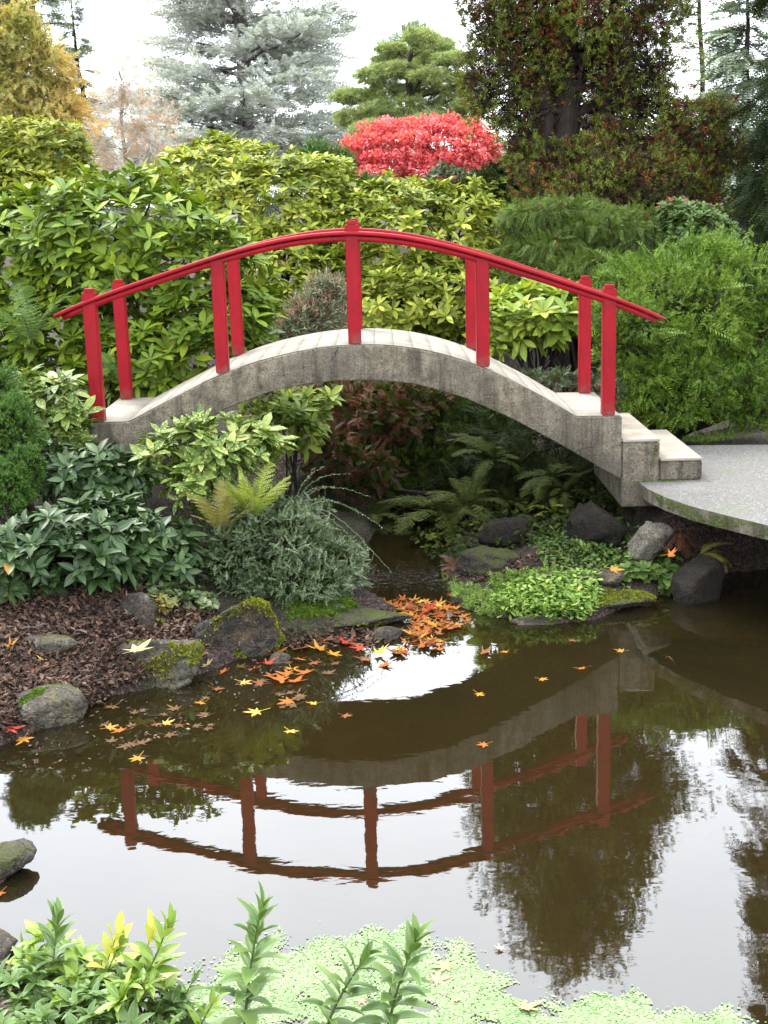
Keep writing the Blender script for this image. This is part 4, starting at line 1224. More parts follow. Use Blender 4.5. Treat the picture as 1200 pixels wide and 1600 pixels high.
for q, (c, rr) in enumerate(big_l + up_l):
    for w in range(2):
        s = np.array([2.62 + rng.normal(0, .1), YB, max(1.6, c[2] - rng.uniform(-.35, .5))]); e = c + rng.normal(0, .35, 3) * rr; u = np.linspace(0, 1, 7)[:, None]
        P = s + (e - s) * u + np.array([0, 0, .18]) * np.sin(np.pi * u) + rng.normal(0, .03, (7, 3))
        g = [tube(P, np.linspace(.05, .012, 7), 5)]
        for _ in range(10):
            a = P[rng.integers(2, 7)]; b = c + unit(rng.normal(0, 1, 3)) * rr * .95
            g.append(tube(a + (b - a) * np.linspace(0, 1, 5)[:, None] + rng.normal(0, .03, (5, 3)), np.linspace(.012, .004, 5), 3))
        obj('branch', join(g), M['bark'], big, True)
for nm, la, n, sz, tp, mt, kw in (('inner_twigs', 'bare dark twigs inside the crown', 15000, .27, 'twig', 'twigs', dict(shell=(.1, 1.0), jit=.6, bump=.4, droop=.5)),
                                  ('rusty_foliage', 'rust brown dying foliage', 17000, .11, 'tuft', 'rustcon', dict(shell=(.45, 1.06), up=.3, jit=.5, bump=.45)),
                                  ('green_foliage', 'green tufts at the branch tips', 15000, .12, 'tuft', 'greencon', dict(shell=(.84, 1.1), up=.6, jit=.35, bump=.45))):
    o = obj(nm, spray_geo(big_l + up_l, n, sz, tp, rng, **kw), M[mt], big); o['kind'] = 'stuff'; o['label'] = la

# ------------------------------------------------------------------ shrubs behind the bridge
GR = 'rhododendrons massed behind the bridge'
leafy_shrub('rhododendron', 'big rhododendron with broad glossy leaves behind the left half of the railing', 'shrub',
            [lob(190, 375, 12.5, 150, 92), lob(70, 405, 12.7, 105, 85), lob(310, 415, 12.3, 92, 72), lob(215, 345, 13.0, 100, 55), lob(110, 520, 12.4, 110, 80), lob(330, 520, 12.15, 85, 85), lob(240, 570, 12.0, 85, 60), lob(10, 500, 12.6, 80, 100), lob(392, 475, 12.4, 42, 75), lob(40, 350, 13, 60, 40)],
            850, .175, 'rhodo', 'rhodo', GR, (6, 9), 300, 1, .75, base=(-2.6, 13.0, 1.1), stem_r=.035, per=3, inner=.22, shell=(.78, 1.08))
leafy_shrub('rhododendron', 'pale green rhododendron behind the left of the centre railing post', 'shrub',
            [lob(390, 330, 17.6, 115, 75), lob(300, 285, 18, 70, 48), lob(465, 335, 17.4, 85, 85), lob(350, 255, 18.4, 75, 36), lob(490, 285, 18, 58, 40), lob(430, 440, 17.0, 100, 75), lob(520, 330, 17.6, 40, 70)],
            1350, .145, 'rhodo_lo', 'rhodo_pale', GR, (6, 8), 300, 2, .85, inner=.15, stem_r=.03, shell=(.78, 1.08))
leafy_shrub('rhododendron', 'wide light green rhododendron behind the centre and right railing', 'shrub',
            [lob(640, 375, 17.2, 115, 80), lob(722, 355, 17.2, 80, 62), lob(575, 400, 17.1, 70, 80), lob(665, 470, 16.8, 140, 65), lob(610, 318, 17.6, 62, 36), lob(775, 400, 17.2, 45, 50), lob(530, 470, 16.9, 70, 60)],
            1500, .145, 'rhodo_lo', 'rhodo_pale', GR, (6, 8), 300, 3, .85, inner=.15, stem_r=.03, shell=(.78, 1.08))
leafy_shrub('rhododendron', 'small rhododendron with bright yellow green leaves and bare stems by the right posts', 'shrub',
            [lob(838, 492, 12.9, 72, 42), lob(785, 515, 12.8, 42, 38), lob(888, 490, 12.7, 40, 32), lob(850, 465, 13.1, 40, 22)],
            95, .20, 'rhodo', 'rhodo_bright', GR, (7, 9), 300, 4, 1.0, base=at(845, 615, 12.9), inner=.2, stem_r=.016, per=4)
leafy_shrub('shrub', 'rounded yellowing shrub below the golden tree at the left edge', 'shrub',
            [lob(50, 245, 21, 85, 52), lob(105, 270, 21, 42, 40), lob(15, 285, 20.5, 60, 45), lob(-20, 240, 21, 60, 50), lob(60, 310, 20.3, 80, 35)],
            800, .17, 'rhodo_lo', 'rhodo_gold', None, (6, 8), 300, 5, .8, inner=.3)
spray_shrub('conifer_shrub', 'soft green conifer tops between the pale rhododendron and the scarlet maple', 'shrub', [lob(495, 255, 20, 28, 30), lob(530, 275, 20, 22, 40), lob(575, 300, 20, 30, 22)], [(900, .2, 'tuft', 'dwarf', dict(up=.8))], None, 6)
spray_shrub('juniper', 'grey green rounded shrub in front of the scarlet maple', 'shrub', [lob(695, 280, 19.5, 34, 22), lob(735, 290, 19.5, 30, 24)], [(700, .10, 'small', 'cotoneaster', dict(jit=.8))], None, 7)
spray_shrub('juniper', 'dark green juniper mound under the left boughs of the big rusty conifer', 'shrub', [lob(790, 295, 18.8, 50, 34), lob(745, 300, 19, 40, 16), lob(810, 315, 18.6, 50, 35), lob(835, 260, 19, 36, 50)], [(2600, .2, 'spray', 'darkcon', dict(up=.2)), (500, .18, 'tuft', 'greencon', {})], None, 8)
yr = np.random.default_rng(91)
hl = [lob(870, 350, 15.2, 60, 34), lob(930, 375, 15, 70, 34), lob(820, 370, 15.2, 30, 40), lob(850, 420, 14.8, 55, 45), lob(1000, 370, 15.2, 60, 34), lob(900, 440, 14.6, 55, 40)]
for c, r in list(hl):
    for _ in range(6):
        d = unit(yr.normal(0, 1, 3) - np.array([0, .7, -.2]))
        hl.append((c + d * r * .9, np.array([.30, .26, .11]) * yr.uniform(.7, 1.3)))
spray_shrub('hemlock', 'drooping dark hemlock with feathery green plumes left of the yew', 'shrub',
            hl,
            [(7500, .165, 'hemlock', 'hemlock', dict(droop=.6, shell=(.6, 1.1), bump=.3)), (260, .07, 'diamond', 'nandina', dict(jit=.8))], None, 9)
leafy_shrub('shrub', 'light green leafy shrub with reddish tips above the yew at the right', 'shrub', [lob(1095, 365, 14.6, 55, 42), lob(1065, 340, 14.8, 38, 24), lob(1130, 385, 14.5, 35, 30)], 420, .085, 'rhodo_lo', 'fern_green', None, (6, 8), 0, 10, .8)
spray_shrub('maple_sapling', 'small orange red shrub at the foot of the big rusty conifer', 'shrub', [lob(1085, 335, 15.2, 42, 16), lob(1060, 325, 15.3, 30, 14)], [(420, .09, 'diamond', 'nandina', dict(jit=.9)), (160, .085, 'diamond', 'scarlet', dict(jit=.9))], None, 11)
yl = [lob(1055, 505, 12.0, 105, 95), lob(1140, 490, 12.3, 85, 110), lob(985, 545, 11.75, 62, 85), lob(1010, 445, 12.5, 75, 45), lob(1175, 590, 11.9, 55, 75), lob(1070, 600, 11.8, 95, 68), lob(1095, 425, 12.6, 70, 40), lob(1000, 610, 11.7, 45, 45), lob(1230, 520, 12.2, 60, 120)]
yl = [(c, r * .86) for c, r in yl]
for c, r in list(yl):
    for _ in range(5):
        d = unit(yr.normal(0, 1, 3) - np.array([0, .7, -.2]))
        yl.append((c + d * r * .85, np.array([.24, .24, .13]) * yr.uniform(.7, 1.3)))
spray_shrub('yew', 'large dark green yew with feathery shoots beside the path', 'shrub', yl,
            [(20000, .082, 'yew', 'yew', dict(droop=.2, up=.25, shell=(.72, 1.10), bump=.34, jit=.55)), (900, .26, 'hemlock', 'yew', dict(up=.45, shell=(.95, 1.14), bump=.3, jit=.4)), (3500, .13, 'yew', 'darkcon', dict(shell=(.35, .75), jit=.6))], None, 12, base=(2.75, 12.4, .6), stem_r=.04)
spray_shrub('heather', 'wispy grey heather with red tips behind the left of the arch crest', 'shrub', [lob(490, 500, 14.6, 52, 40), lob(510, 455, 14.6, 30, 28), lob(455, 520, 14.5, 35, 25)], [(1500, .2, 'fine', 'heath', dict(up=.6, shell=(.1, 1.1), jit=.5))], None, 13, base=(-.75, 14.6, 1.0), stem_r=.008)
spray_shrub('cotoneaster', 'low greyish cotoneaster spilling over the far edge of the right landing', 'shrub', [lob(875, 592, 11.45, 42, 14), lob(920, 598, 11.4, 40, 15), lob(955, 610, 11.45, 25, 18), lob(835, 588, 11.5, 20, 10)],
            [(900, .085, 'cotw', 'cotoneaster', dict(shell=(.2, 1.1), jit=.5)), (160, .07, 'cotw', 'nandina', dict(jit=.5))], None, 14, stem_r=.008)

def cover(name, label, cat, poly_px, z, n, size, mat, tpl='round', seed=0, hgt=.03, kind='stuff'):
    rng = np.random.default_rng(seed + 4000)
    poly = np.array(poly_px, float)
    lo, hi = poly.min(0), poly.max(0)
    q = rng.uniform(lo, hi, (n * 4, 2))
    ins = np.zeros(len(q), bool)
    for a, b in zip(poly, np.roll(poly, -1, 0)):
        c = (a[1] > q[:, 1]) != (b[1] > q[:, 1])
        with np.errstate(divide='ignore', invalid='ignore'):
            ins ^= c & (q[:, 0] < (b[0] - a[0]) * (q[:, 1] - a[1]) / (b[1] - a[1]) + a[0])
    q = q[ins][:n]
    P = onz(q[:, 0], q[:, 1], z) if z == PZ else hit(q)
    P[:, 2] += rng.uniform(0, hgt, len(P))
    D = unit(rng.normal(0, 1, P.shape) * np.array([1, 1, .5]) + [0, 0, .2]); U = unit(np.array([0, 0, 1.]) + rng.normal(0, .4, P.shape))
    big_ = rng.random(len(P)) ** 3
    o = obj(name, place(TPL[tpl], P, D, U, size * (.5 + .8 * rng.random(len(P)) + 1.2 * big_), 1 - .6 * big_), M[mat])
    return tag(o, label, cat, None, kind)


def onz2(q, z):
    r = rays(q[:, 0], q[:, 1])
    return CAM_P + r * ((z - CAM_Z) / r[:, 2])[:, None]


# ------------------------------------------------------------------ the shaded hollow under the bridge
spray_shrub('nandina', 'red brown feathery shrub under the crown of the arch', 'shrub', [lob(560, 660, 12.9, 75, 52), lob(540, 625, 13.3, 60, 32), lob(520, 715, 11.9, 45, 50), lob(610, 650, 12.4, 60, 45), lob(570, 740, 11.9, 50, 40), lob(640, 620, 12.6, 60, 30)],
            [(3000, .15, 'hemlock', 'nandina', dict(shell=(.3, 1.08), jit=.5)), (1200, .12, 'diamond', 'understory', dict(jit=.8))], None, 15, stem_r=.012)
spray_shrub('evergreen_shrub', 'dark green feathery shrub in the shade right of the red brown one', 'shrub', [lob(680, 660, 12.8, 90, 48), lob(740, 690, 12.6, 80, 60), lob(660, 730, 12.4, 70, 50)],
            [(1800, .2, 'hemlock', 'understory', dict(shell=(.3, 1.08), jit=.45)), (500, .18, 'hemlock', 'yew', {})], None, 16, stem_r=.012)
spray_shrub('evergreen_shrub', 'evergreen coloured near black for the shade in the hollow behind the right end of the arch', 'shrub', [lob(850, 690, 12.2, 110, 60), lob(940, 720, 11.8, 70, 60), lob(810, 750, 11.8, 90, 60), lob(910, 770, 11.4, 80, 50), lob(720, 770, 12.2, 70, 70), lob(600, 770, 12.8, 80, 70), lob(760, 630, 12.9, 120, 40), lob(1000, 700, 11.9, 60, 60), lob(500, 760, 12.2, 60, 50)],
            [(4200, .22, 'hemlock', 'darkcon', dict(shell=(.3, 1.05), jit=.5)), (350, .18, 'hemlock', 'understory', {})], None, 17, stem_r=.035, per=2)  # added mass that darkens the hollow, its shade put into the needle colour
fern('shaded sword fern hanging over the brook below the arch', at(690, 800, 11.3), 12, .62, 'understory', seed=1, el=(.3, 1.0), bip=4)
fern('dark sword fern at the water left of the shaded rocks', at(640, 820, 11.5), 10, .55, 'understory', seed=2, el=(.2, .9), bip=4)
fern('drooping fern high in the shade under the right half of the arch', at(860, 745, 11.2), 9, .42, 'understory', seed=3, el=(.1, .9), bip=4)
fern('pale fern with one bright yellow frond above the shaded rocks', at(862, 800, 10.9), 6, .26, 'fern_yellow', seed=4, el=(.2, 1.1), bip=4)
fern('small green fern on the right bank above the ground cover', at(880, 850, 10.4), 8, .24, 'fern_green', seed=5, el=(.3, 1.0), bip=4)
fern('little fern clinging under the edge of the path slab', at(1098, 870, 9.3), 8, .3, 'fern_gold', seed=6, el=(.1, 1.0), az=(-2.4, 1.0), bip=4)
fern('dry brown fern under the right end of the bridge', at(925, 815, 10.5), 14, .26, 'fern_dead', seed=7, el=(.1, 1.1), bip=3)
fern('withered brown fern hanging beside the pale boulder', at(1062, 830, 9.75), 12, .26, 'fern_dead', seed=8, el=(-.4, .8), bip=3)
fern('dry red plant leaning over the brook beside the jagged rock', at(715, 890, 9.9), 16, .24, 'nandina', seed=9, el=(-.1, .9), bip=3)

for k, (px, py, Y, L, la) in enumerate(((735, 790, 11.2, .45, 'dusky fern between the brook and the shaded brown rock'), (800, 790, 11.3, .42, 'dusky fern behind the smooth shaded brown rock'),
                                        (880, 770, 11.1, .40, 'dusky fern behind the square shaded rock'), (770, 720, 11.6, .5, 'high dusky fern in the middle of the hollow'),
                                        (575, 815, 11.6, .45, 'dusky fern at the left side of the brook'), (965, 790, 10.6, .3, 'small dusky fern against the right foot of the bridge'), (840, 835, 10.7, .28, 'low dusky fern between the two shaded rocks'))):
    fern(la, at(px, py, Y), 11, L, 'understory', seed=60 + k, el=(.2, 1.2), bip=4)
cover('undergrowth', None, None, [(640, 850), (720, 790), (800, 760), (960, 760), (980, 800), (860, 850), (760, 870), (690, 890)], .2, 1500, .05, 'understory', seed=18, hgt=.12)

# ------------------------------------------------------------------ left bank
leafy_shrub('aucuba', 'spotted gold and green aucuba in front of the left haunch of the arch', 'shrub',
            [lob(320, 700, 9.35, 75, 40), lob(395, 695, 9.4, 42, 32), lob(262, 710, 9.3, 45, 30), lob(300, 760, 9.2, 55, 35), lob(345, 665, 9.4, 38, 20)],
            125, .14, 'aucuba', 'aucuba', None, (5, 8), 300, 20, .8, inner=.3, stem_r=.01, wood='stem_green')
leafy_shrub('aucuba', 'pale spotted aucuba at the left end of the bridge', 'shrub', [lob(95, 640, 9.75, 42, 42), lob(70, 615, 9.9, 45, 30), lob(105, 680, 9.7, 38, 24)],
            70, .14, 'aucuba', 'aucuba', None, (5, 8), 300, 21, .8, inner=.3, stem_r=.01, wood='stem_green')
leafy_shrub('rhododendron', 'bright green rhododendron shoots showing under the left of the arch', 'shrub', [lob(450, 668, 11.3, 50, 40), lob(478, 640, 11.6, 40, 30), lob(420, 640, 11.5, 40, 30)],
            80, .14, 'rhodo', 'rhodo_bright', GR, (6, 8), 250, 22, .7, inner=.3, stem_r=.012)
leafy_shrub('viburnum', 'dark leathery viburnum spreading over the bark mulch', 'shrub',
            [lob(95, 862, 8.5, 105, 60), lob(225, 858, 8.7, 72, 56), lob(20, 885, 8.3, 60, 60), lob(150, 825, 8.8, 80, 42), lob(275, 860, 8.75, 30, 40)],
            300, .14, 'vib', 'viburnum', None, (5, 7), 300, 23, .75, spread=(40, 95), inner=.3, stem_r=.012, wood='stem_green')
leafy_shrub('viburnum', 'smaller leathery viburnum against the left foot of the bridge', 'shrub', [lob(140, 740, 9.3, 78, 36), lob(200, 755, 9.2, 30, 30), lob(90, 735, 9.3, 40, 36)],
            120, .13, 'vib', 'viburnum', None, (5, 7), 300, 24, .75, spread=(40, 95), inner=.3, stem_r=.01, wood='stem_green')
spray_shrub('dwarf_conifer', 'bright green dwarf conifer with dense tufted twigs at the left edge', 'shrub', [lob(15, 680, 9.2, 48, 62), lob(42, 735, 9.0, 28, 40), lob(-10, 620, 9.4, 42, 50), lob(10, 760, 8.9, 42, 40)],
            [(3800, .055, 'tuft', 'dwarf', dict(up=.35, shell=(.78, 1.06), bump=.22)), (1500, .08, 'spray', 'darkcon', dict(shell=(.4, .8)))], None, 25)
cl = [lob(430, 850, 9.0, 95, 68), lob(370, 870, 8.85, 55, 58), lob(510, 885, 9.05, 62, 52), lob(460, 910, 8.85, 75, 42), lob(395, 800, 9.15, 62, 40)]
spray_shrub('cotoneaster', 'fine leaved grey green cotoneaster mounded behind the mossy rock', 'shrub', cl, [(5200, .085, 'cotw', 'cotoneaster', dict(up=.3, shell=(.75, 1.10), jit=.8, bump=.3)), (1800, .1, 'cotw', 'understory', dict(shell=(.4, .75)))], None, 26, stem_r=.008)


def arching(label, base, tips, mat, seed, name='cotoneaster_spray', size=.016, arch=.5):
    """Long arching shoots set with tiny leaves in two rows; each shoot is a part."""
    rng = np.random.default_rng(seed)
    root = empty(name, base, label, 'shrub')
    for e in tips:
        u = np.linspace(0, 1, 34)[:, None]; b = np.asarray(base, float); e = np.asarray(e, float)
        L = np.linalg.norm(e - b)
        P = b + (e - b) * u + np.array([0, 0, 1.]) * np.sin(np.pi * u ** .8) * L * arch * .4 + rng.normal(0, .003, (34, 3))
        T = unit(np.gradient(P, axis=0)); S = unit(np.cross(T, [0, 0, 1.]))
        g = [tube(P, np.linspace(.004, .0012, 34), 4)]
        for s in (-1, 1):
            g.append(place(TPL['diamond'], P[4:], S[4:] * s + T[4:] * .6 + rng.normal(0, .25, (30, 3)), np.tile([0, 0, 1.], (30, 1)) + rng.normal(0, .3, (30, 3)), size * rng.uniform(.7, 1.3, 30)))
        obj('shoot', join(g), M[mat], root)
    return root


arching('long arching sprays of tiny pale leaves reaching over the brook', at(455, 800, 9.3), [at(597, 823, 9.2), at(560, 800, 9.3), at(575, 775, 9.6), at(545, 740, 9.6), at(520, 760, 9.4), at(505, 730, 9.5), at(610, 892, 9.3), at(545, 835, 9.2)], 'cotoneaster', 31)
fern('yellow green lady fern rising behind the grey green cotoneaster', at(395, 815, 8.9), 14, .46, 'fern_yellow', seed=11, el=(1.0, 1.5), arch=.75, bip=7, wid=.19)
fern('golden fading fern left of the yellow green lady fern', at(345, 838, 8.8), 9, .40, 'fern_gold', seed=12, el=(.9, 1.5), arch=.8, bip=6)
fern('tall fern standing in front of the big rhododendron at the left edge', at(45, 540, 11.6), 7, .75, 'fern_green', seed=13, el=(.9, 1.35), arch=1.1, bip=6)
fern('small dark fern behind the second railing post on the left', at(185, 600, 11.5), 7, .38, 'fern_green', seed=14, el=(.4, 1.2), bip=5)
leafy_shrub('creeping_shrub', 'low creeping shrub with small round leaves behind the brown wedge rock', 'shrub', [lob(190, 930, 8.55, 55, 16), lob(285, 940, 8.5, 50, 17), lob(240, 920, 8.6, 50, 14)],
            330, .045, 'round', 'bay', None, (6, 9), 0, 27, .9, inner=.2, stem_r=.004)
leafy_shrub('withered_sprig', 'withered sprig with tan leaves hanging over the brown wedge rock', 'plant', [lob(262, 958, 8.2, 14, 18), lob(258, 938, 8.25, 16, 10)], 12, .062, 'rhodo_lo', 'fern_gold', None, (5, 7), 80, 28, -.6, inner=0, stem_r=.004)

# right bank plants
leafy_shrub('small_shrub', 'small leafy shrub in front of the pale boulder', 'shrub', [lob(1015, 888, 9.35, 48, 26), lob(980, 895, 9.3, 26, 20), lob(1045, 905, 9.25, 26, 22)], 95, .066, 'round', 'fern_green', None, (4, 6), 300, 29, .9, inner=.4, stem_r=.004)


cover('ground_cover', None, None, [(765, 940), (800, 915), (860, 905), (930, 900), (940, 935), (920, 972), (850, 975), (780, 965)], .08, 2100, .034, 'cover', seed=1, hgt=.06)
cover('ground_cover', None, None, [(830, 850), (930, 850), (990, 880), (980, 920), (900, 905), (850, 895)], .2, 1100, .032, 'fern_green', seed=2, hgt=.05)
cover('ground_cover', None, None, [(770, 900), (850, 890), (900, 910), (800, 945), (770, 945)], .1, 500, .05, 'cover', 'tuft', seed=3, hgt=.01)
cover('grass', None, None, [(690, 900), (770, 925), (800, 960), (750, 965), (720, 945)], .05, 260, .055, 'cover', 'tuft', seed=14, hgt=.0)
cover('ground_cover', None, None, [(830, 820), (960, 800), (1060, 870), (990, 890), (900, 870), (830, 860)], .2, 700, .035, 'fern_green', seed=12, hgt=.06)
cover('leaf_litter', None, None, [(0, 1150), (140, 1110), (330, 1050), (440, 1010), (520, 1030), (480, 1090), (330, 1130), (150, 1190), (0, 1230)], 0, 260, .022, 'chip', 'diamond', seed=15, hgt=.0)
cover('grass', None, None, [(455, 945), (540, 935), (560, 950), (500, 965), (450, 965)], .05, 320, .05, 'moss_green', 'tuft', seed=4, hgt=.0)
cover('moss', None, None, [(1050, 690), (1105, 676), (1200, 655), (1200, 672), (1110, 690)], PZ, 1400, .03, 'moss_green', 'fine', seed=5, hgt=.0)
rng = np.random.default_rng(71)
for k, (px, py, L, a) in enumerate(((150, 1010, .34, .5), (60, 1080, .26, -.4), (130, 1055, .22, 1.2), (40, 985, .3, .1), (270, 985, .2, -.2), (115, 985, .24, 2.4))):
    p = pg(px, py) + [0, 0, .015]; d = np.array([math.cos(a), math.sin(a), .08]); u = np.linspace(-.5, .5, 8)[:, None]
    st = obj('fallen_stick', tube(p + d * L * u + rng.normal(0, .006, (8, 3)), np.linspace(.007, .003, 8), 5), M['bark_grey'])
    tag(st, ('bent pale stick lying across the mulch left of the broad mossy rock', 'short stick on the mulch above the low grey rock', 'small twig on the mulch near the tiny yellow leaf', 'thin stick on the mulch behind the flat pale stone',
             'twig lying between the wedge rock and the broad mossy rock', 'crooked twig right of the flat pale stone')[k], 'stick')
cover('bark_mulch', None, None, [(-10, 915), (90, 940), (160, 915), (240, 930), (330, 940), (345, 1000), (300, 1040), (180, 1085), (150, 1105), (100, 1110), (40, 1140), (-10, 1160)], .15, 6500, .036, 'chip', 'diamond', seed=6, hgt=.02)
cover('leaf_litter', None, None, [(400, 1000), (540, 985), (640, 985), (620, 1005), (470, 1015), (420, 1020)], .02, 500, .035, 'chip', 'diamond', seed=7, hgt=.01)
cover('leaf_litter', None, None, [(690, 905), (780, 880), (900, 850), (960, 880), (940, 900), (800, 920)], .1, 700, .04, 'chip', 'diamond', seed=8, hgt=.01)
# moss along the underside edge of the path slab and on the steps
rng = np.random.default_rng(8)
E3 = np.array(edge)
tt = rng.uniform(.05, 1, 2200) ** .8 * (len(E3) - 1)
ii = np.minimum(tt.astype(int), len(E3) - 2); fr_ = (tt - ii)[:, None]
ep = E3[ii] * (1 - fr_) + E3[ii + 1] * fr_
dn = unit(np.stack([-(E3[ii + 1] - E3[ii])[:, 1], (E3[ii + 1] - E3[ii])[:, 0]], -1)); dn *= np.sign(-(dn @ np.array([.6, .8])))[:, None]
zz = PZ - .10 * rng.uniform(0, 1, len(tt))
keep = np.array([mnoise.noise(Vector((a[0] * 4, a[1] * 4, z * 9))) for a, z in zip(ep, zz)]) > -.05
mp_ = np.concatenate([ep + dn * .001, zz[:, None]], 1)[keep]
mossd = unit(np.concatenate([dn, np.full((len(dn), 1), .2)], 1)[keep] + rng.normal(0, .4, mp_.shape))
mo = obj('moss', place(TPL['fine'], mp_, mossd, rng.normal(0, 1, mp_.shape), .018 * rng.uniform(.5, 1.5, len(mp_))), M['moss_green'], path); mo['kind'] = 'stuff'
q = np.stack([rng.normal(0, 1, 900), rng.normal(0, 1, 900)], -1)
sp_ = np.concatenate([np.stack([2.12 + .17 * q[:300, 0], np.full(300, Y0 - .01) - np.abs(q[:300, 1]) * .02, np.full(300, PZ + .002)], -1),
                      np.stack([2.10 + .012 * q[300:420, 0], np.full(120, Y0), .94 + .03 * q[300:420, 1]], -1)])
mo = obj('moss', place(TPL['fine'], sp_, unit(rng.normal(0, .5, sp_.shape) + [0, -.5, .7]), rng.normal(0, 1, sp_.shape), .018 * rng.uniform(.5, 1.4, len(sp_))), M['moss_green'], bridge); mo['kind'] = 'stuff'

# ------------------------------------------------------------------ duckweed on the pond in front
def in_poly(q, poly):
    ins = np.zeros(len(q), bool)
    for a, b in zip(poly, np.roll(poly, -1, 0)):
        c = (a[1] > q[:, 1]) != (b[1] > q[:, 1])
        with np.errstate(divide='ignore', invalid='ignore'):
            ins ^= c & (q[:, 0] < (b[0] - a[0]) * (q[:, 1] - a[1]) / (b[1] - a[1]) + a[0])
    return ins


rng = np.random.default_rng(21)
dw = np.array([(230, 1640), (285, 1560), (320, 1520), (390, 1490), (470, 1468), (560, 1462), (650, 1460), (720, 1478), (752, 1500), (772, 1530), (800, 1562), (850, 1582), (900, 1560), (960, 1556), (1020, 1576), (1090, 1590), (1180, 1600), (1260, 1660)], float)
q = rng.uniform([230, 1440], [1260, 1660], (150000, 2))
jit = q + rng.normal(0, 7, q.shape) + 9 * np.stack([np.sin(q[:, 1] * .11) + np.sin(q[:, 0] * .053), np.sin(q[:, 0] * .09) + np.sin(q[:, 1] * .07 + q[:, 0] * .031)], -1)
ok = in_poly(jit, dw)
gap = np.array([mnoise.noise(Vector((a * .018, b * .034, 3.))) for a, b in q])
ok &= gap > -.42 + .25 * rng.random(len(q))
q = q[ok][:75000]
P = onz(q[:, 0], q[:, 1], .003); P[:, 2] += rng.uniform(0, .0025, len(P))
D = unit(rng.normal(0, 1, P.shape) * [1, 1, .05]); U = unit(np.array([0, 0, 1.]) + rng.normal(0, .12, P.shape))
tag(obj('duckweed', place((np.array([(0, 0, 0), (.5, .5, 0), (0, 1, 0), (-.5, .5, 0)]), [np.array([(0, 1, 2, 3)])], None), P, D, U, .005 + .011 * rng.random(len(P)) ** 2), M['duckweed']), kind='stuff')

# ------------------------------------------------------------------ fallen maple leaves, one by one
MT = [t_maple(s, c) for s, c in ((1, .10), (2, .22), (3, .04), (4, .30))]
GL = 'maple leaves floating in the drift'


def fallen(px, py, colour, label, size=.15, z=None, tilt=.12, seed=0, group=None, flip=0, name='maple_leaf', rot=None):
    r = random.Random(seed * 7 + 3)
    if z is None: z = .005
    p = onz(px, py, z)
    g = gz(p[0], p[1])
    if z == .005 and g > 0: 
        p = hit(np.array([[px, py]], float))[0] + [0, 0, .012]
    k = r.randrange(4) if tilt > .2 else r.choice((0, 2))
    me = shared_mesh(name, MT[k], MAPLE[colour], k)
    o = link(bpy.data.objects.new(name, me))
    o.location = [float(v) for v in p]
    o.rotation_euler = (r.uniform(-tilt, tilt), r.uniform(-tilt, tilt), r.uniform(0, 6.28) if rot is None else rot)
    s = size * r.uniform(.92, 1.08)
    o.scale = (s, s, s)
    return tag(o, label, 'leaf', group)


